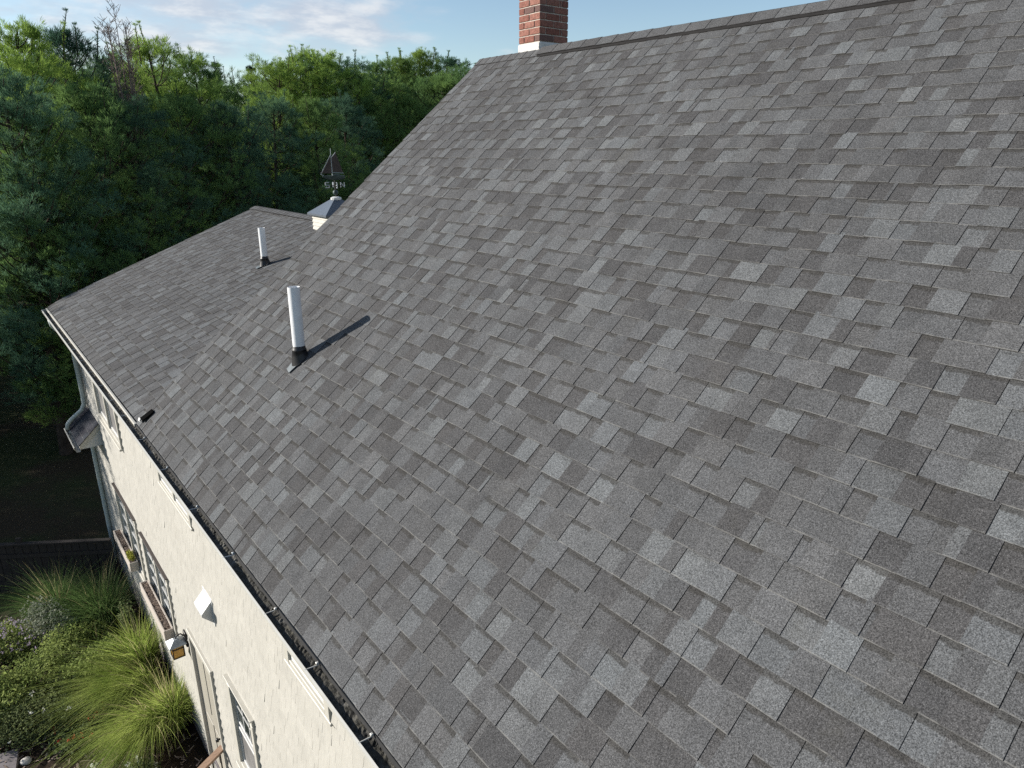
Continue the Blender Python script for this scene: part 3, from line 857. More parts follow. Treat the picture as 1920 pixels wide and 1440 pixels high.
# ---- pent roof at the far corner, its gutter and the downspout
p0, p1 = PENT
PX, PZT, PZB = -.06, EZ - 1.93, EZ - 2.27
pr_ = MB()
pr_.prism([(WX, PZT - .03), (WX, PZB - .09), (PX + .02, PZB - .09), (PX + .02, PZB - .03)], p0 + .03, p1 - .03)
pent = pr_.build('pent_roof', M_WHITE, house); pent['label'] = 'small pent roof over the far corner of the wall'
rk = MB(); rk.prism([(WX, PZT - .008), (WX, PZT - .09), (PX, PZB - .09), (PX, PZB - .008)], p0, p0 + .028); rk.build('rake_board', M_TRIM, pent)
ap = math.atan2(PZT - PZB, WX - PX); lp = (WX - PX) / math.cos(ap)
rng2 = random.Random(3)
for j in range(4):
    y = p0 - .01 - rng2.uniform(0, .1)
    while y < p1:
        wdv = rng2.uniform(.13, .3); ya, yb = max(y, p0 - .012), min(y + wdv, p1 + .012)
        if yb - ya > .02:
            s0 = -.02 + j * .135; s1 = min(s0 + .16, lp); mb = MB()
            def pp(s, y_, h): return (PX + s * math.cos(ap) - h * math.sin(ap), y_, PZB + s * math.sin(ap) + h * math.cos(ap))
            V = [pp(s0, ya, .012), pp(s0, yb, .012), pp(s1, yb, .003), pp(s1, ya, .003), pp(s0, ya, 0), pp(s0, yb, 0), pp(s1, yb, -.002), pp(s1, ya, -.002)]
            mb.add(V, [(0, 1, 2, 3), (0, 4, 5, 1), (1, 5, 6, 2), (3, 7, 4, 0)], [0, 1, 1, 1]); mb.tone += [(.022 * rng2.uniform(.9, 1.1), .024, .032, 1)] * 8; mb.vp += [0, 0, 1, 1, 0, 0, 1, 1]; mb.lev += [0.] * 8  # near-black navy tone paints the tree shade into the pent shingles
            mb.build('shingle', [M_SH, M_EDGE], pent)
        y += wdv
pg = gutter(pent, p0 - .02, p1 + .02, PX - .002, PX - .10, PZB - .012, .10, 'pent_gutter')
tr_ = MB(); tr_.bbox(WX - .06, WX - .022, p0 + .1, p1, PZB - .13, PZB - .092, .004); tr_.build('pent_soffit_trim', M_TRIM, pent)
ds = MB()
ds.tube([(-.03, 14.62, EZ - .13), (-.02, 14.64, EZ - .24), (.10, 14.70, EZ - .42), (.225, 14.74, EZ - .60), (.235, 14.74, EZ - 1.60), (.225, 14.74, EZ - 1.82), (.17, 14.76, EZ - 1.93), (-.02, 14.80, EZ - 2.09), (-.09, 14.80, EZ - 2.16), (-.115, 14.80, EZ - 2.26)], .040, 12)
dso = ds.build('downspout', M_SPOUT, house, smooth=True); dso['label'] = 'pale green-grey downspout draining onto the pent roof'
ds = MB(); ds.tube([(-.10, 14.84, EZ - 2.36), (.05, 14.88, EZ - 2.42), (.225, 14.90, EZ - 2.52), (.235, 14.90, EZ - 2.75), (.235, 14.90, .45), (.20, 14.9, .25), (.05, 14.9, .18)], .040, 12)
ds.build('downspout', M_SPOUT, house, smooth=True)['label'] = 'lower length of downspout below the pent roof'

# ------------------------------------------------------------------ things on the house
# weathervane
wv = empty('weathervane', (CU[0], CU[1], za + .03), label='dark metal sailboat weathervane standing on the cupola', cat='weathervane')
wv.rotation_euler = (0, 0, R(-12))
mb = MB(); mb.tube([(0, 0, 0), (0, 0, .27)], .009, 8); mb.build('spindle', M_DARKMETAL, wv)
def sphere(r, seg=14, rings=9, sc=(1, 1, 1), c=(0, 0, 0)):
    V = []; F = []
    for i in range(rings + 1):
        t = math.pi * i / rings
        for j in range(seg):
            a = 2 * math.pi * j / seg; V.append((c[0] + r * sc[0] * math.sin(t) * math.cos(a), c[1] + r * sc[1] * math.sin(t) * math.sin(a), c[2] + r * sc[2] * math.cos(t)))
    for i in range(rings):
        for j in range(seg): F.append((i * seg + j, (i + 1) * seg + j, (i + 1) * seg + (j + 1) % seg, i * seg + (j + 1) % seg))
    return V, F
mb = MB(); mb.add(*sphere(.045, c=(0, 0, .065))); mb.build('copper_ball', M_COPPER, wv, smooth=True)
mb = MB()
mb.tube([(-.12, 0, .175), (.12, 0, .175)], .006, 6); mb.tube([(0, -.12, .173), (0, .12, .173)], .006, 6); mb.build('cross_arm', M_DARKMETAL, wv)
def letter(strokes, at, ax, nm):
    mb = MB(); ax = Vector(ax)
    for (u0, v0), (u1, v1) in strokes:
        mb.tube([Vector(at) + ax * u0 + Vector((0, 0, v0)), Vector(at) + ax * u1 + Vector((0, 0, v1))], .008, 5)
    mb.build(nm, M_LEAD, wv)
h_ = .04
letter([((-.03, -h_), (-.03, h_)), ((-.03, h_), (.03, -h_)), ((.03, -h_), (.03, h_))], (.125, 0, .185), (1, 0, 0), 'compass_letter')
letter([((.03, h_), (-.03, h_)), ((-.03, h_), (-.03, 0)), ((-.03, 0), (.03, 0)), ((.03, 0), (.03, -h_)), ((.03, -h_), (-.03, -h_))], (-.125, 0, .185), (1, 0, 0), 'compass_letter')
letter([((-.03, -h_), (-.03, h_)), ((-.03, h_), (.03, h_)), ((-.03, 0), (.02, 0)), ((-.03, -h_), (.03, -h_))], (0, -.125, .185), (0, 1, 0), 'compass_letter')
letter([((-.04, h_), (-.02, -h_)), ((-.02, -h_), (0, h_)), ((0, h_), (.02, -h_)), ((.02, -h_), (.04, h_))], (0, .125, .185), (0, 1, 0), 'compass_letter')
mb = MB()
secs = [(-.19, .006, .05), (-.12, .035, .02), (0, .05, .0), (.12, .045, .008), (.17, .035, .02)]
V = []; F = []
for x, hwid, keel in secs: V += [(x, -hwid, .26 + .075), (x, -hwid * .7, .26 + .028 + keel * .5), (x, 0, .26 + keel), (x, hwid * .7, .26 + .028 + keel * .5), (x, hwid, .26 + .075)]
for i in range(4):
    for j in range(4): F.append((i * 5 + j, (i + 1) * 5 + j, (i + 1) * 5 + j + 1, i * 5 + j + 1))
    F.append((i * 5 + 4, (i + 1) * 5 + 4, (i + 1) * 5, i * 5))
F += [(0, 1, 2, 3, 4), (24, 23, 22, 21, 20)]
mb.add(V, F); mb.bbox(-.03, .09, -.025, .025, .33, .362, .006); mb.build('hull', M_COPPER, wv)
mb = MB(); mb.tube([(-.03, 0, .30), (-.03, 0, .76)], [.007, .005], 6); mb.build('mast', M_LEAD, wv)
mb = MB(); mb.tube([(-.03, 0, .385), (.16, 0, .37)], .005, 5); mb.tube([(-.03, 0, .61), (.05, 0, .70)], .005, 5); mb.tube([(-.17, 0, .335), (-.22, 0, .36)], .005, 5); mb.tube([(-.215, 0, .36), (-.03, 0, .67)], .005, 4); mb.build('spar', M_LEAD, wv)
def sail(poly, nm):
    mb = MB(); n = len(poly); V = [(x, -.004, z) for x, z in poly] + [(x, .004, z) for x, z in poly]
    mb.add(V, [tuple(range(n)), tuple(range(2 * n - 1, n - 1, -1))] + [(i, n + i, n + (i + 1) % n, (i + 1) % n) for i in range(n)]); mb.build(nm, M_SAIL, wv)
sail([(-.022, .395), (.15, .38), (.05, .695), (-.022, .615)], 'mainsail')
sail([(-.04, .37), (-.04, .64), (-.20, .372)], 'jib')

# planter boxes
def planter(y0, y1, ztop, label, plant):
    e_ = empty('window_box', (WX, (y0 + y1) / 2, ztop - .17), label=label, cat='window box', group='planter boxes under the divided windows')
    yc = (y0 + y1) / 2; h = .17; x0, x1 = -.165, -.034; t = .02; hl = (y1 - y0) / 2
    for nm, b in (('front_board', (x0, x0 + t, -hl, hl, 0, h)), ('back_board', (x1 - t, x1, -hl + t, hl - t, 0, h + .0)), ('end_board', (x0 + t + .001, x1, -hl, -hl + t - .001, 0, h - .001)), ('end_board', (x0 + t + .001, x1, hl - t + .001, hl, 0, h - .001)), ('bottom_board', (x0 + t, x1 - t, -hl + t, hl - t, .005, .025))):
        MB().bbox(*b, .003).build(nm, M_BOX, e_)
    rr_ = random.Random(int(y0 * 10)); mb = MB(); nx, nyy = 7, 60
    V = [(x0 + t + (x1 - x0 - 2 * t) * i / (nx - 1), -hl + t + (2 * hl - 2 * t) * j / (nyy - 1), h - .020 + rr_.uniform(-.010, .010)) for j in range(nyy) for i in range(nx)]
    F = [(j * nx + i, j * nx + i + 1, (j + 1) * nx + i + 1, (j + 1) * nx + i) for j in range(nyy - 1) for i in range(nx - 1)]
    mb.add(V, F); tag(mb.build('mulch', M_CHIPS, e_), kind='stuff')
    cp = MB()
    for _ in range(260):
        px, py = rr_.uniform(x0 + t + .01, x1 - t - .01), rr_.uniform(-hl + t + .01, hl - t - .01); a = rr_.uniform(0, 3.14); l_ = rr_.uniform(.015, .035); w_ = .006; zz_ = h - .014 + rr_.uniform(-.004, .012)
        dx, dy = math.cos(a) * l_, math.sin(a) * l_; ex, ey = -math.sin(a) * w_, math.cos(a) * w_; tz = rr_.uniform(-.008, .008)
        cp.add([(px - dx - ex, py - dy - ey, zz_ - tz), (px + dx - ex, py + dy - ey, zz_ + tz), (px + dx + ex, py + dy + ey, zz_ + tz + .003), (px - dx + ex, py - dy + ey, zz_ - tz + .003)], [(0, 1, 2, 3)])
    tag(cp.build('wood_chips', M_CHIPS, e_), kind='stuff')
    return e_
planter(12.02, 13.40, EZ - 3.88, 'pale wooden planter box with a yellow-green plant, under the far divided window', True)
planter(9.72, 11.26, EZ - 3.84, 'pale wooden planter box of bare wood chips, under the nearer divided window', False)

# wall lantern
ln = empty('wall_lantern', (WX, 9.02, EZ - 3.80), label='wall lantern with amber glass and grey hood beside the door', cat='lantern')
MB().bbox(-.03, .0, -.06, .06, .10, .32, .006).build('wall_plate', M_DARKMETAL, ln)
mb = MB(); mb.tube([(-.03, 0, .26), (-.07, 0, .31), (-.12, 0, .30), (-.14, 0, .26)], .010, 8); mb.build('bracket_arm', M_DARKMETAL, ln, smooth=True)
mb = MB(); mb.add([(-.25, -.11, .20), (-.03, -.11, .20), (-.03, .11, .20), (-.25, .11, .20), (-.17, -.03, .265), (-.11, -.03, .265), (-.11, .03, .265), (-.17, .03, .265), (-.25, -.11, .19), (-.03, -.11, .19), (-.03, .11, .19), (-.25, .11, .19)],
       [(0, 1, 5, 4), (1, 2, 6, 5), (2, 3, 7, 6), (3, 0, 4, 7), (4, 5, 6, 7), (8, 9, 1, 0), (9, 10, 2, 1), (10, 11, 3, 2), (11, 8, 0, 3), (11, 10, 9, 8)]); mb.build('lantern_hood', M_LEAD, ln)
MB().box(-.205, -.075, -.065, .065, .0, .188).build('amber_pane', M_AMBER, ln)
mb = MB()
for sx_ in (-.21, -.07):
    for sy_ in (-.07, .07): mb.bbox(sx_ - .007, sx_ + .007, sy_ - .007, sy_ + .007, -.006, .189, .002)
for zz_ in (-.006, .13):
    for s0 in (-.07, .07):
        mb.box(-.203, -.077, s0 - .006, s0 + .006, zz_, zz_ + .012)
    for s0 in (-.21, -.07): mb.box(s0 - .006, s0 + .006, -.063, .063, zz_, zz_ + .012)
mb.build('lantern_frame', M_DARKMETAL, ln)

# deck landing and railing by the door
dk = empty('door_landing', (WX - .6, 7.9, 0), label='low wooden landing in front of the door', cat='landing')
for i in range(8):
    MB().bbox(-.55, .54, -.62 + i * .142, -.62 + i * .142 + .136, .12, .155, .004).build('deck_board', M_RAIL, dk)
MB().bbox(-.53, .52, -.60, .50, .0, .118, .005).build('deck_frame', M_RAIL, dk)
rl = empty('stair_rail', (WX - .1, 7.7, .155), label='brown wooden handrail with black balusters at the landing', cat='railing')
mb = MB(); a_ = Vector((.085, .09, .93)); b_ = Vector((-1.0, -.52, .93)); u = (b_ - a_).normalized(); q = u.cross(Vector((0, 0, 1))) * .045
mb.add([a_ - q, a_ + q, b_ + q, b_ - q, a_ - q + Vector((0, 0, .038)), a_ + q + Vector((0, 0, .038)), b_ + q + Vector((0, 0, .038)), b_ - q + Vector((0, 0, .038))],
       [(0, 3, 2, 1), (4, 5, 6, 7), (0, 1, 5, 4), (1, 2, 6, 5), (2, 3, 7, 6), (3, 0, 4, 7)]); mb.build('handrail', M_RAIL, rl)
for i in range(10):
    c_ = a_.lerp(b_, (i + .5) / 10); mb = MB(); mb.tube([(c_.x, c_.y, -.15 if i > 4 else 0), (c_.x, c_.y, .935)], .009, 8); mb.build('baluster', M_DARKMETAL, rl)

# ------------------------------------------------------------------ plants
def ribbons(rs, n, base_r, h, lean, spread, width, segs=5, droop=1.0, lens=(.7, 1.1)):
    """arching blades as tapered ribbons -> V, F"""
    a = rs.uniform(0, 2 * np.pi, n); r = base_r * np.sqrt(rs.uniform(0, 1, n))
    P = np.stack([r * np.cos(a), r * np.sin(a), np.zeros(n)], 1)
    ntf = max(6, n // 70); tf = rs.normal(0, .20, (ntf, 2)); ti = rs.randint(0, ntf, n); tl_ = rs.uniform(.7, 1.25, ntf)
    out = tf[ti] + np.stack([np.cos(a), np.sin(a)], 1) * spread * rs.uniform(.3, 1.2, (n, 1)) + np.array(lean) * rs.uniform(.5, 1.3, (n, 1)) + rs.normal(0, .12, (n, 2))
    ln = h * rs.uniform(lens[0], lens[1], n) * tl_[ti]; dr = droop * rs.uniform(.6, 1.3, n)
    V = np.zeros((n, segs + 1, 2, 3)); 
    side = np.stack([-np.sin(a), np.cos(a), np.zeros(n)], 1); tw = rs.uniform(-1, 1, (n, 1))
    side = side + np.stack([np.cos(a), np.sin(a), np.zeros(n)], 1) * tw; side /= np.linalg.norm(side, axis=1, keepdims=True)
    for i in range(segs + 1):
        t = i / segs
        xy = out * (t ** 1.5)[None] if False else out * (t ** 1.6)
        z = t - .55 * dr * t ** 2.6
        C = P + np.concatenate([xy * ln[:, None], (z * ln)[:, None]], 1)
        wv_ = width * (1 - .92 * t) * (.6 + .4 * min(1, 4 * t))
        V[:, i, 0] = C - side * wv_; V[:, i, 1] = C + side * wv_
    V[..., 2] = np.maximum(V[..., 2], .02)
    k = np.arange(n)[:, None] * (segs + 1) * 2; F = []
    for i in range(segs):
        b = k + i * 2
        F.append(np.concatenate([b, b + 1, b + 3], 1)); F.append(np.concatenate([b, b + 3, b + 2], 1))
    return V.reshape(-1, 3), np.concatenate(F, 0)

def rand_dirs(rs, n):
    d = rs.normal(0, 1, (n, 3)); return d / np.linalg.norm(d, axis=1, keepdims=True)
def leaves(rs, P, size, aspect=.5, upbias=.3):
    """one folded leaf (two triangles) at every point"""
    n = len(P); d = rand_dirs(rs, n); d[:, 2] += upbias * rs.uniform(-.3, 1, n); d /= np.linalg.norm(d, axis=1, keepdims=True)
    s = np.cross(d, rand_dirs(rs, n)); s /= np.linalg.norm(s, axis=1, keepdims=True) + 1e-9
    L_ = size * rs.uniform(.6, 1.3, (n, 1)); w_ = L_ * aspect * .5; up_ = np.cross(d, s) * w_ * .4
    V = np.stack([P, P + d * L_ * .45 + s * w_ + up_, P + d * L_, P + d * L_ * .45 - s * w_ + up_], 1).reshape(-1, 3)
    b = np.arange(n)[:, None] * 4
    F = np.concatenate([np.concatenate([b, b + 1, b + 2], 1), np.concatenate([b, b + 2, b + 3], 1)], 0)
    return V, F
def blob_points(rs, n, lobes, shell=.55):
    """points in the outer shell of a set of ellipsoid lobes (cx,cy,cz,rx,ry,rz)"""
    lob = np.array(lobes); w_ = lob[:, 3] * lob[:, 4]; i = rs.choice(len(lob), n, p=w_ / w_.sum())
    d = rand_dirs(rs, n); r = (shell + (1 - shell) * rs.uniform(0, 1, n)) * (1 + rs.normal(0, .10, n))
    P = lob[i, :3] + d * r[:, None] * lob[i, 3:]
    return P[P[:, 2] > .02]

def grass(x, y, name, mat, seed, label, n=1400, r=.16, h=1.1, lean=(0, 0), spread=.45, width=.005, droop=1.0, group=None, cat='grass clump'):
    rs = np.random.RandomState(seed)
    V, F = ribbons(rs, n, r, h, lean, spread, width, 6, droop)
    V2, F2 = ribbons(rs, n // 2, r, h * .6, lean, spread * 1.2, width, 6, droop * .7)
    V3, F3 = ribbons(rs, n // 12, r * 1.2, h * .95, (lean[0] * 1.1, lean[1] * 1.1), spread * 1.5, width * .9, 6, droop * 1.2)
    V4, F4 = ribbons(rs, n // 30, r, h * 1.02, (lean[0] * .6, lean[1] * .6), spread * .9, width * 1.3, 6, droop * .5)
    idx = np.concatenate([np.zeros(len(F) + len(F2)), np.ones(len(F3) + len(F4))])
    o = tri_mesh(name, np.concatenate([V, V2, V3, V4]), np.concatenate([F, F2 + len(V), F3 + len(V) + len(V2), F4 + len(V) + len(V2) + len(V3)]), [mat, M_STRAW], None, (x, y, 0), idx)
    tag(o, label, cat, group); return o
grass(-.12, 10.75, 'ornamental_grass', M_GRASSL, 1, 'bright fountain grass sweeping left over the mulch bed', 1500, .15, 1.15, (-.62, -.12), .26, .0065, 1.1)
grass(-.20, 9.85, 'ornamental_grass', M_GRASSL, 2, 'bright fountain grass drooping toward the bottom of the bed', 1500, .15, 1.1, (-.55, -.45), .28, .0065, 1.15)
grass(-.02, 11.35, 'ornamental_grass', M_GRASSL, 3, 'upright yellow-green grass under the nearer planter box', 1100, .16, 1.15, (-.12, 0), .28, .006, .6)
grass(.08, 9.75, 'ornamental_grass', M_GRASSL, 4, 'tall light green grass against the wall beside the door', 1300, .13, 1.25, (-.05, -.06), .22, .006, .7)
grass(-.30, 13.05, 'ornamental_grass', M_GRASSD, 5, 'dark green grass in shade, nearest the wall under the far planter box', 2200, .2, 1.25, (-.1, 0), .36, .006, .75)
grass(-.95, 13.75, 'ornamental_grass', M_GRASSD, 6, 'dark green grass in shade beside the fence', 2200, .2, 1.2, (-.1, -.05), .4, .006, .8)
grass(-.55, 12.35, 'ornamental_grass', M_GRASSD, 7, 'short dark green grass tuft in the middle of the bed', 1200, .13, .75, (-.1, -.05), .4, .006, .8)

def shrub(x, y, mat, seed, label, lobes, n=5000, size=.05, name='garden_shrub', cat='shrub', flowers=None, stems=True, aspect=.5, group=None):
    rs = np.random.RandomState(seed); e_ = empty(name, (x, y, 0), label=label, cat=cat, group=group)
    P = blob_points(rs, n, lobes, .45); V, F = leaves(rs, P, size, aspect); tri_mesh('foliage', V, F, mat, e_)
    if stems:
        mb = MB()
        for i in range(14):
            l_ = lobes[i % len(lobes)]; d = rand_dirs(rs, 1)[0]
            tip = (l_[0] + d[0] * l_[3] * .7, l_[1] + d[1] * l_[4] * .7, l_[2] + abs(d[2]) * l_[5] * .7)
            mb.tube([(rs.normal(0, .04), rs.normal(0, .04), -.02), (tip[0] * .4, tip[1] * .4, tip[2] * .55), tip], [.008, .006, .003], 4)
        mb.build('stem', M_BARK, e_)
    if flowers:
        fm, fn, fs = flowers
        Pf = blob_points(rs, fn * 3, lobes, .92); Pf = Pf[Pf[:, 2] > np.mean([l_[2] for l_ in lobes])][:fn]
        Pf = np.repeat(Pf, 7, 0) + rs.normal(0, fs * .45, (len(Pf) * 7, 3)); V, F = leaves(rs, Pf, fs, .7, .8); tri_mesh('flowers', V, F, fm, e_)
    return e_
shrub(-1.72, 13.15, M_SHRUB, 31, 'lilac-flowered aster at the left edge of the bed', [(0, 0, .35, .42, .42, .35), (-.3, .15, .4, .35, .35, .3), (.25, -.3, .3, .3, .3, .3)], 4200, .05, 'aster_plant', 'plant', (M_PETALP, 150, .03))
shrub(-1.12, 13.05, M_SILVER, 32, 'silvery shrub with pale leaves beside the aster', [(0, 0, .45, .40, .40, .42), (.2, -.25, .35, .3, .3, .32), (-.1, .3, .5, .3, .3, .4)], 4600, .05, 'silver_shrub')
shrub(-1.40, 11.95, M_SHRUB, 33, 'yellow-green loose shrub in the middle of the bed', [(0, 0, .35, .5, .5, .35), (.35, .2, .4, .35, .4, .32), (-.4, -.1, .3, .4, .4, .3)], 7000, .045)
shrub(-.80, 11.85, M_DSHRUB, 34, 'small-leaved olive shrub between the two bright grasses and the dark grass', [(0, 0, .28, .4, .4, .28), (-.25, -.35, .25, .3, .3, .25)], 5600, .04)
shrub(-1.60, 10.95, M_DSHRUB, 35, 'dark low shrub with white flower heads at the left edge', [(0, 0, .3, .5, .5, .35), (.4, -.2, .25, .35, .35, .28), (-.4, .2, .3, .4, .4, .3)], 7000, .045, flowers=(M_PETALW, 10, .035))
shrub(-1.10, 10.35, M_DSHRUB, 36, 'dark low shrub with a few red flowers', [(0, 0, .16, .4, .35, .2), (.3, .25, .14, .3, .3, .18)], 3600, .045, flowers=(M_PETALR, 14, .035))
shrub(-.62, 9.05, M_DSHRUB, 37, 'low plant with white blooms near the landing', [(0, 0, .18, .3, .3, .2), (-.5, .2, .15, .35, .3, .18)], 3600, .05, flowers=(M_PETALW, 9, .045))
shrub(-2.35, 12.0, M_SHRUB, 38, 'rounded shrub past the left edge of the bed', [(0, 0, .4, .6, .6, .45)], 5000, .05)
shrub(-.05, 12.15, M_DSHRUB, 39, 'spindly brownish plant against the wall between the planter boxes', [(0, 0, .5, .14, .14, .5)], 900, .05)
shrub(-.62, 11.45, M_SHRUB, 40, 'leafy green shrub between the bright grasses and the olive shrub', [(0, 0, .38, .36, .36, .36), (-.3, .1, .3, .3, .3, .28), (.2, .3, .35, .28, .3, .3)], 5200, .055)
shrub(-.95, 12.45, M_SHRUB, 41, 'loose green shrub in front of the silvery shrub', [(0, 0, .36, .4, .36, .34), (.35, .1, .3, .3, .3, .28)], 5200, .055)
shrub(-2.0, 11.4, M_SHRUB, 42, 'green shrub at the left edge, left of the white-flowered one', [(0, 0, .36, .42, .4, .36), (.2, .4, .3, .3, .3, .28)], 5200, .055)
# plant in the far planter box
pb = empty('box_plant', (WX - .10, 12.22, EZ - 3.92), label='small yellow-green plant growing in the far planter box', cat='plant')
rs = np.random.RandomState(3); P = blob_points(rs, 900, [(0, 0, .05, .05, .15, .07), (0, .12, .05, .04, .1, .05)], .3); V, F = leaves(rs, P, .035, .5); tri_mesh('foliage', V, F, M_YEL, pb)
mb = MB(); 
for k in range(5): mb.tube([(0, -.1 + k * .06, -.02), (0, -.1 + k * .06, .06)], .003, 4)
mb.build('stem', M_BARK, pb)

# mulch bed, path stones
bed = MB(); V = []; rs = random.Random(9); nb = 60
poly = [(.31, 7.6), (.31, 15.6), (-.6, 15.2), (-2.4, 14.6), (-3.6, 13.2), (-3.0, 11.3), (-2.0, 10.3), (-1.2, 8.9), (-1.0, 7.6)]
nx_, ny_ = 40, 80; grid = {}
def inside(x, y):
    c = False; n = len(poly)
    for i in range(n):
        (x0, y0), (x1, y1) = poly[i], poly[(i + 1) % n]
        if (y0 > y) != (y1 > y) and x < (x1 - x0) * (y - y0) / (y1 - y0) + x0: c = not c
    return c
for i in range(nx_ + 1):
    for j in range(ny_ + 1):
        x, y = -3.7 + 4.05 * i / nx_, 7.5 + 8.2 * j / ny_; grid[i, j] = len(V); V.append((x, y, .03 + rs.uniform(0, .045)))
F = []
for i in range(nx_):
    for j in range(ny_):
        x, y = -3.7 + 4.05 * (i + .5) / nx_, 7.5 + 8.2 * (j + .5) / ny_
        if inside(x, y): F.append((grid[i, j], grid[i + 1, j], grid[i + 1, j + 1], grid[i, j + 1]))
bed.add(V, F); tag(bed.build('mulch_bed', M_MULCH), kind='structure')
lit = MB()
for _ in range(1500):
    x, y = rs.uniform(-2.6, .25), rs.uniform(8.2, 14.5)
    if not inside(x, y): continue
    a = rs.uniform(0, 3.14); l_ = rs.uniform(.02, .07); w_ = rs.uniform(.004, .012); z_ = .085 + rs.uniform(-.02, .03); dx, dy = math.cos(a) * l_, math.sin(a) * l_; ex, ey = -math.sin(a) * w_, math.cos(a) * w_; tz = rs.uniform(-.015, .02)
    lit.add([(x - dx - ex, y - dy - ey, z_ - tz), (x + dx - ex, y + dy - ey, z_ + tz), (x + dx + ex, y + dy + ey, z_ + tz), (x - dx + ex, y - dy + ey, z_ - tz)], [(0, 1, 2, 3)])
tag(lit.build('bark_litter', M_CHIPS), 'scattered bark and dead leaf litter on the bed', 'litter', kind='stuff')

def rock(x, y, r, seed, name, label, mat, sc=(1, 1, .6)):
    rs = random.Random(seed); V, F = sphere(r, 16, 10, sc)
    V2 = []
    for v in V:
        k = 1 + .16 * math.sin(3 * v[0] / r + seed) * math.cos(2.3 * v[1] / r) + .1 * math.sin(5 * v[2] / r + seed * 2); V2.append((v[0] * k, v[1] * k, v[2] * k + r * sc[2] * .6))
    mb = MB(); mb.add(V2, F); o = mb.build(name, mat, None, (x, y, .02), smooth=True); tag(o, label, 'stone'); return o
rock(-1.78, 10.42, .075, 3, 'garden_stone', 'small round white stone at the bottom of the bed', M_STONE)
mb = MB(); 
mb.add([(-.30, -.35, 0), (.22, -.30, 0), (.30, .22, 0), (-.28, .33, 0), (-.28, -.33, .07), (.20, -.28, .07), (.28, .2, .075), (-.26, .31, .07)], [(3, 2, 1, 0), (4, 5, 6, 7), (0, 1, 5, 4), (1, 2, 6, 5), (2, 3, 7, 6), (3, 0, 4, 7)])
tag(mb.build('paving_slab', M_PAVE, None, (-2.12, 10.50, .03)), 'flat grey-mauve paving slab at the bottom left of the bed', 'slab')
mb = MB(); mb.add([(-.5, -.4, 0), (.4, -.4, 0), (.5, .35, 0), (-.4, .4, 0), (-.48, -.38, .06), (.38, -.38, .06), (.48, .33, .06), (-.38, .38, .065)], [(3, 2, 1, 0), (4, 5, 6, 7), (0, 1, 5, 4), (1, 2, 6, 5), (2, 3, 7, 6), (3, 0, 4, 7)])
tag(mb.build('paving_slab', M_PAVE, None, (-2.25, 14.0, .03)), 'flat grey paving slab behind the lilac aster', 'slab')

# fence beyond the bed
fe = empty('garden_fence', (.15, 14.25, 0), label='dark board fence running from the house behind the bed', cat='fence')
fa_, fb_ = Vector((0, 0, 0)), Vector((-5.2, 3.4, 0)); u = (fb_ - fa_).normalized(); pq = Vector((-u.y, u.x, 0)); Lf = (fb_ - fa_).length
def fbox(a, b, t0, t1, z0, z1, nm):
    c0 = fa_ + u * a; c1 = fa_ + u * b; mb = MB()
    V = []
    for z in (z0, z1): V += [c0 + pq * t0 + Vector((0, 0, z)), c1 + pq * t0 + Vector((0, 0, z)), c1 + pq * t1 + Vector((0, 0, z)), c0 + pq * t1 + Vector((0, 0, z))]
    mb.add(V, [(0, 3, 2, 1), (4, 5, 6, 7), (0, 1, 5, 4), (1, 2, 6, 5), (2, 3, 7, 6), (3, 0, 4, 7)]); mb.build(nm, M_FENCE, fe)
k = 0.0
while k < Lf - .12:
    fbox(k, k + .135, -.012, .012, .06, 1.10 + .01 * math.sin(k * 7), 'fence_board'); k += .15
fbox(0, Lf, .0121, .05, .25, .33, 'fence_rail'); fbox(0, Lf, .0121, .05, .85, .93, 'fence_rail'); fbox(0, Lf, -.04, .06, 1.12, 1.15, 'fence_cap')
for k in (1.65, 3.9, 6.1): fbox(k, k + .1, -.055, -.0125, 0, 1.24, 'fence_post')

# ------------------------------------------------------------------ trees
def needle_tufts(rs, P, D, length, nneed=11, width=.016, cone=.75):
    """sprays of needle bundles at points P pointing along D"""
    n = len(P); d = np.repeat(D, nneed, 0); p = np.repeat(P, nneed, 0)
    if hasattr(length, '__len__'): length = np.repeat(np.asarray(length), nneed)[:, None]
    q = d + rand_dirs(rs, n * nneed) * cone; q /= np.linalg.norm(q, axis=1, keepdims=True)
    L_ = length * rs.uniform(.6, 1.2, (n * nneed, 1)); s = np.cross(q, rand_dirs(rs, n * nneed)); s /= np.linalg.norm(s, axis=1, keepdims=True) + 1e-9
    w_ = width * rs.uniform(.7, 1.3, (n * nneed, 1)); p = p + rand_dirs(rs, n * nneed) * length * .22
    V = np.stack([p - s * w_ * .6, p + q * L_ * .55 + s * w_, p + q * L_, ], 1)
    V = V.reshape(-1, 3); F = np.arange(n * nneed * 3).reshape(-1, 3)
    return V, F

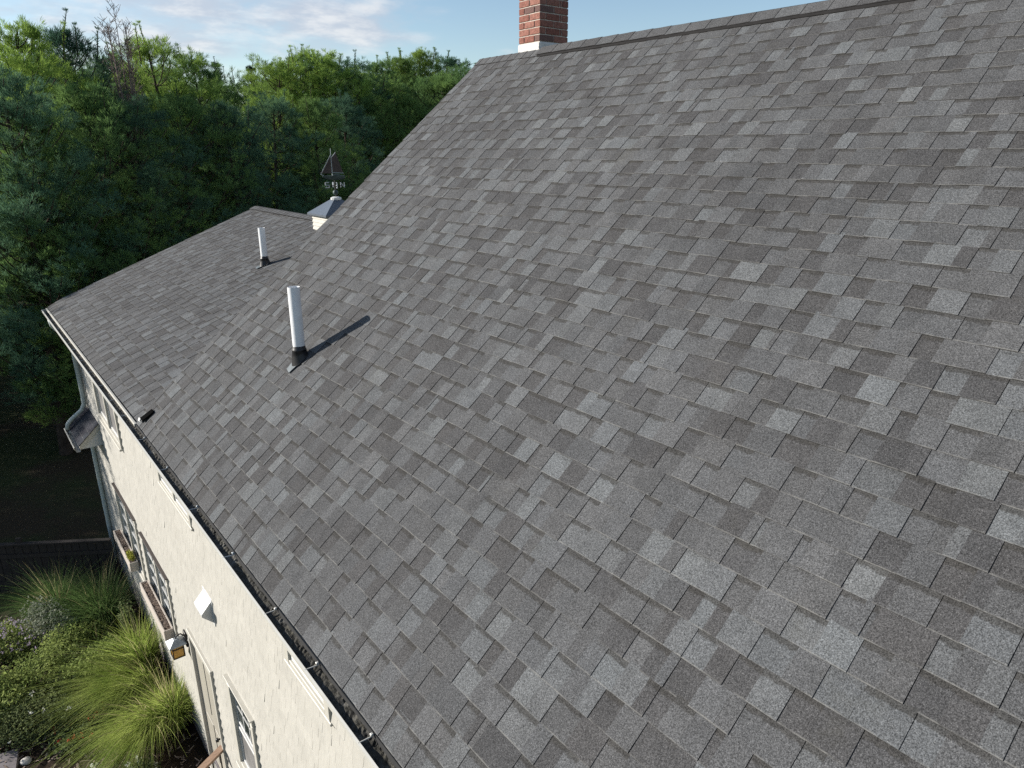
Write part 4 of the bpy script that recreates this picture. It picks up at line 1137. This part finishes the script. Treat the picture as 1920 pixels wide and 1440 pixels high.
def pine_proto(seed, H, Rmax, base_h, leaders, whorl=.40, dens=.9, tl=.19, pointy=.6, mat=None, puff=.38, ntuft=17):
    """returns (trunk mesh, crown mesh) for a white pine of height H"""
    rs = np.random.RandomState(seed); mb = MB()
    bend = rs.normal(0, .12, (3, 2))
    def axis(z):
        t = z / H; return np.array([bend[0, 0] * math.sin(3 * t) + bend[1, 0] * t * t * 2, bend[0, 1] * math.sin(2.5 * t + 1) + bend[1, 1] * t * t * 2, z])
    zs = np.linspace(0, H, 14); mb.tube([axis(z) for z in zs], [max(.012, .17 * (H / 11) * (1 - z / H) ** .8 + .01) for z in zs], 8)
    P, D = [], []; lead0 = None
    z = base_h
    while z < H - .15:
        t = (z - base_h) / (H - base_h)
        prof = min(1, (t + .22) * 2.6) * (1 - t ** (1.0 + pointy * 1.5)) ** .9 + .05
        nb = rs.randint(4, 7); a0 = rs.uniform(0, 6.28)
        for k in range(nb):
            a = a0 + 2 * np.pi * k / nb + rs.normal(0, .2); ln = Rmax * prof * rs.uniform(.6, 1.15)
            if ln < .15: ln = .15
            dirh = np.array([math.cos(a), math.sin(a), 0]); rise = .15 + .55 * t + rs.normal(0, .1)
            o = axis(z + rs.uniform(-.1, .1)); pts = []
            for i in range(5):
                s = i / 4; pts.append(o + dirh * ln * s + np.array([0, 0, ln * (rise * s - .12 * math.sin(s * 3.1) + .22 * s ** 3)]))
            mb.tube(pts, [max(.006, .012 + .018 * ln / Rmax * (1 - i / 4)) for i in range(5)], 4, False)
            npf = max(2, int(ln / .34 * dens))
            for j in range(npf):
                s = 1.0 if j == 0 else rs.uniform(.28, 1.0); i = min(3, int(s * 4)); f = s * 4 - i; c = pts[i] * (1 - f) + pts[i + 1] * f
                side = np.array([-dirh[1], dirh[0], 0]) * rs.choice([-1, 1]) * rs.uniform(0, .42) * min(1, ln) * (1.15 - .5 * s)
                c2 = c + side + np.array([0, 0, rs.uniform(-.02, .14)])
                if j: mb.tube([c, c2], [.010, .005], 3, False)
                pr_ = puff * rs.uniform(.65, 1.25) * min(1, .55 + ln * .4)
                nt_ = int(ntuft * rs.uniform(.7, 1.3)); dv = rand_dirs(rs, nt_); dv[:, 2] = dv[:, 2] * .75 + .22
                for q in range(nt_):
                    P.append(c2 + dv[q] * pr_ * rs.uniform(.25, 1)); dd = dv[q] * .7 + np.array([0, 0, .75]) + dirh * .4; D.append(dd / np.linalg.norm(dd))
        z += whorl * rs.uniform(.55, 1.1)
    nbody = len(P)
    # slender leaders above the crown, needles pressed along the shoot
    for k in range(max(2, leaders - 2)):
        a = rs.uniform(0, 6.28); r = 0 if k == 0 else rs.uniform(.2, 1.2); o = axis(H - (.15 if k == 0 else .15 + .45 * r)) + np.array([math.cos(a) * r, math.sin(a) * r, 0])
        l_ = rs.uniform(.4, 1.0); tip = o + np.array([math.cos(a) * .14 + rs.normal(0, .05), math.sin(a) * .14 + rs.normal(0, .05), 1]) * l_
        mb.tube([o, tip], [.020, .010], 5, False)
        for q in np.linspace(.0, 1., 12):
            d = rs.normal(0, .35, 3); d[2] = 1.; d /= np.linalg.norm(d); P.append(o + (tip - o) * q); D.append(d)
        for k2 in range(3):
            a2 = k2 * 2.1 + a; d = np.array([math.cos(a2) * .5, math.sin(a2) * .5, .9]); P.append(tip + d * .05); D.append(d / np.linalg.norm(d))
    P = np.array(P); D = np.array(D); LN = np.full(len(P), tl); LN[nbody:] = tl * .5
    V, F = needle_tufts(rs, P, D, LN, 13, .0095, .58)
    cr = tri_mesh('crown', V, F, mat or M_PINE)
    tk = mb.build('trunk', M_BARK)
    return tk, cr

def proto_pair(tk, cr):
    for o in (tk, cr): COL.objects.unlink(o)
    return tk.data, cr.data, (tk, cr)
protos = {}
for nm, args in dict(pineA=(101, 11.0, 2.5, 1.3, 5), pineB=(102, 11.0, 2.3, 2.0, 4), pineC=(103, 11.0, 2.8, 1.6, 6), pineD=(104, 11.0, 2.1, 2.6, 3), pineE=(106, 11.0, 2.6, 1.0, 7)).items():
    tk, cr = pine_proto(*args, mat=M_PINE if nm != 'pineD' else M_PINE2); protos[nm] = (tk.data, cr.data)
    bpy.data.objects.remove(tk); bpy.data.objects.remove(cr)
for nm, args in dict(pineG=(107, 11.0, 2.2, 5.0, 2), pineH=(108, 11.0, 2.4, 4.2, 4)).items():
    tk, cr = pine_proto(*args); protos[nm] = (tk.data, cr.data)
    bpy.data.objects.remove(tk); bpy.data.objects.remove(cr)
tk, cr = pine_proto(105, 11., 1.6, .6, 1, .34, 1.0, .13, .0, M_SPRUCE, .2, 9); protos['spruce'] = (tk.data, cr.data); bpy.data.objects.remove(tk); bpy.data.objects.remove(cr)

def decid_proto(seed, H, Rr, mat, n=9000, size=.16):
    rs = np.random.RandomState(seed); mb = MB()
    mb.tube([(0, 0, 0), (.05, .03, H * .35), (-.04, .05, H * .8)], [.10, .07, .02], 7)
    lobes = []
    for k in range(16):
        a = rs.uniform(0, 6.28); r = Rr * rs.uniform(.1, .75); z = H * rs.uniform(.38, .9); q = Rr * rs.uniform(.28, .5)
        lobes.append((r * math.cos(a), r * math.sin(a), z, q, q, q * .8)); mb.tube([(0, 0, z * .55), (r * math.cos(a) * .6, r * math.sin(a) * .6, z * .85), (r * math.cos(a), r * math.sin(a), z)], [.04, .025, .008], 5, False)
    P = blob_points(rs, n, lobes, .5); V, F = leaves(rs, P, size, .6); c = tri_mesh('crown', V, F, mat); t = mb.build('trunk', M_BARK); r_ = (t.data, c.data)
    bpy.data.objects.remove(t); bpy.data.objects.remove(c); return r_
protos['decid'] = decid_proto(201, 9., 2.6, M_DECID)
protos['under'] = decid_proto(202, 3.2, 1.6, M_DECID, 5000, .14)

def tree_at(x, y, H, kind, label, name='pine_tree', group=None, wide=1.0, rot=0., proto_h=11., mat=None):
    e_ = empty(name, (x, y, 0), (0, 0, rot), label, 'tree', group)
    s = H / proto_h; e_.scale = (s * wide, s * wide, s)
    new_obj('trunk', protos[kind][0], e_); c_ = new_obj('crown', protos[kind][1], e_)
    if mat: c_.material_slots[0].link = 'OBJECT'; c_.material_slots[0].material = mat
    return e_
def tree_px(px, py, D, kind, label, name='pine_tree', group=None, wide=1.0, rot=0., proto_h=11., mat=None):
    d = ray(px, py); h = math.hypot(d.x, d.y); x, y = CAM.x + d.x / h * D, CAM.y + d.y / h * D
    return tree_at(x, y, CAM.z + D * d.z / h, kind, label, name, group, wide, rot, proto_h, mat)
TR = [
    (20, 66, 27, 'pineC', 'tall bright pine at the left edge of the photo', 1.15, .3),
    (128, 78, 29, 'pineE', 'tall pine with long candle shoots left of the bare tree', 1.1, 1.2),
    (300, 88, 31, 'pineH', 'tall pine with candle shoots just right of the bare tree', 1.15, 2.2),
    (372, 118, 36, 'pineG', 'thin blue-green pine with a lone leader right of the candle-topped pine', 1.0, .9),
    (505, 124, 40, 'pineG', 'pine in the middle of the skyline', 1.2, 3.0),
    (545, 116, 42, 'pineH', 'broad pine left of the rounded double-topped pine', 1.2, 5.0),
    (598, 110, 42, 'pineC', 'rounded bright pine in the middle of the treeline', 1.3, 4.1),
    (632, 122, 45, 'pineG', 'darker pine at the right shoulder of the middle treeline', 1.35, 2.7),
    (705, 122, 50, 'pineB', 'pine at the left of the far right tree group', 1.15, 1.7),
    (748, 112, 52, 'pineA', 'tall pine in the far right group behind the roof edge', 1.2, .4),
    (786, 108, 54, 'pineC', 'tall bright pine second from the right of the treeline', 1.1, 5.5),
    (826, 110, 56, 'pineD', 'dark pine rightmost in the treeline, touching the roof edge', 1.3, 3.3),
]
BRIGHT = {20, 300, 598, 786, 505}; DARK = {128, 632, 826}
for px, py, D, kd, lb, wd, ro in TR: tree_px(px, py, D, kd, lb, wide=wd, rot=ro, mat=M_PINEB if px in BRIGHT else (M_PINE2 if px in DARK else None))
tree_px(410, 124, 52, 'spruce', 'small dark pointed spruce on the skyline', 'spruce_tree', wide=.8)
tree_px(468, 132, 50, 'spruce', 'second dark spruce tip on the skyline, right of the pointed one', 'spruce_tree', wide=.95, rot=2.)
tree_px(735, 104, 60, 'decid', 'light green leafy tree among the far right pines', 'leafy_tree', wide=1.1, proto_h=9.)
G_F = 'pines along the front of the stand'; G_B = 'pines deep in the stand'
front = [(-30, 150, 22.5, 'pineB'), (62, 215, 22.5, 'pineA'), (160, 182, 24, 'pineC'), (238, 205, 24.5, 'pineG'), (335, 190, 27, 'pineH'), (418, 210, 28, 'pineC'), (500, 195, 31, 'pineG'), (575, 200, 32, 'pineE'), (650, 185, 36, 'pineD'), (705, 195, 40, 'pineC'), (770, 190, 44, 'pineB'), (110, 120, 33, 'pineG'), (230, 118, 36, 'pineH')]
front_lb = ['pine cut by the left edge of the photo, lower than the tall bright one', 'low pine in front of the tall bright pine at the left edge', 'low pine with sunlit tips in front of the long-candled pine',
 'low pine directly below the bare tree', 'low pine in front of the candle-topped pine right of the bare tree', 'low pine below the small pointed spruce', 'low pine below the middle of the skyline, above the lower roof peak',
 'low pine left of the weathervane mast', 'blue-green low pine behind the weathervane', 'low pine just right of the weathervane', 'low pine half hidden by the edge of the main roof', 'blue-green pine between the left-edge pine and the long-candled pine', 'pine whose top meets the trunk of the bare tree']
for i, (px, py, D, kd) in enumerate(front):
    tree_px(px, py, D, kd, front_lb[i], group=G_F, wide=1.12, rot=i * 1.7, mat=M_PINE2 if i in (0, 3, 5, 6, 8) else None)
rs = random.Random(77)
for px in range(-60, 900, 52):
    D = rs.uniform(44, 75); tree_px(px + rs.uniform(-15, 15), rs.uniform(138, 165), D, rs.choice(['pineG', 'pineH']), 'pine deep in the stand, only its top showing', group=G_B, wide=1.4, rot=rs.uniform(0, 6))
# the stand goes on to the left of the frame
k = 0
for ix in range(9):
    for iy in range(6):
        x = -3.6 - ix * 3.9 + rs.uniform(-.8, .8); y = 26.0 + iy * 4.6 + rs.uniform(-1.0, 1.0) + (5.2 if ix > 2 else 0)
        h = rs.uniform(6.6, 8.0) if iy > 1 else rs.uniform(8.8, 9.8)
        tree_at(x, y, h, rs.choice(['pineA', 'pineB', 'pineC', 'pineE', 'pineD']), 'pine in the stand continuing past the left edge', group='pines past the left edge', wide=1.15, rot=rs.uniform(0, 6)); k += 1
for i in range(26):
    px = -20 + i * 29 + rs.uniform(-12, 12); D = rs.uniform(44, 74); sc_ = rs.uniform(.7, 1.5)
    d = ray(px, 400); h = math.hypot(d.x, d.y)
    tree_at(CAM.x + d.x / h * D, D * d.y / h, 3.2 * sc_, 'under', 'yellow-green understory sapling glimpsed between the pines', 'understory_tree', 'understory saplings', 1.3, i * 1.3, 3.2)
tree_at(-9.35, 25.1, 11.2, 'pineC', 'pine past the left edge that shades the far corner of the wall', wide=1.05, rot=.4)
# leafless tree rising above the pines
def bare_tree(px, py, D):
    d = ray(px, py); h = math.hypot(d.x, d.y); x, y = CAM.x + d.x / h * D, d.y / h * D; H = CAM.z + D * d.z / h
    e_ = empty('bare_tree', (x, y, 0), label='leafless grey-brown tree standing above the pines', cat='tree')
    rs = np.random.RandomState(12); mb = MB(); tw = MB()
    mb.tube([(0, 0, 0), (.05, 0, H * .3), (0, .05, H * .55)], [.17, .14, .10], 8)
    def shoot(B, o, dv, ln, r, n_=4, wig=.05):
        dd = dv / np.linalg.norm(dv); c = o.copy(); pts = [c]
        for i in range(n_):
            dd = dd + rs.normal(0, wig, 3) + np.array([0, 0, .05]); dd /= np.linalg.norm(dd); c = c + dd * ln / n_; pts.append(c)
        B.tube(pts, [max(.006, r * (1 - .85 * i / n_)) for i in range(n_ + 1)], 4 if r > .02 else 3, False); return pts
    def along(pts, t):
        k = t * (len(pts) - 1); i = min(len(pts) - 2, int(k)); return pts[i] + (pts[i + 1] - pts[i]) * (k - i)
    for k in range(9):
        a = k * 2.4; rad = 0. if k == 0 else rs.uniform(.2, .58); z0 = H * .56 + rs.uniform(0, .5); top = H - (0 if k == 0 else .05 + rad * .7 + rs.uniform(0, .4))
        o = np.array([.04 * math.cos(a), .04 * math.sin(a), z0]); tgt = np.array([rad * math.cos(a), rad * math.sin(a), top])
        st = shoot(mb, o, tgt - o, np.linalg.norm(tgt - o), .045, 7, .018)
        for j in range(30):
            t = rs.uniform(.12, .99); b_ = rs.uniform(0, 6.28); dv = np.array([math.cos(b_), math.sin(b_), rs.uniform(.7, 1.5)])
            tp = shoot(tw, along(st, t), dv, rs.uniform(.28, .75) * (1.1 - .55 * t), .010, 3, .08)
            for q in range(5):
                b_ = rs.uniform(0, 6.28); dv = np.array([math.cos(b_), math.sin(b_), rs.uniform(.3, 1.3)]); shoot(tw, along(tp, rs.uniform(.2, 1)), dv, rs.uniform(.08, .24), .006, 2, .08)
    mb.build('trunk', M_TWIG, e_); tw.build('twigs', M_TWIG, e_)
bare_tree(212, 12, 26.5)
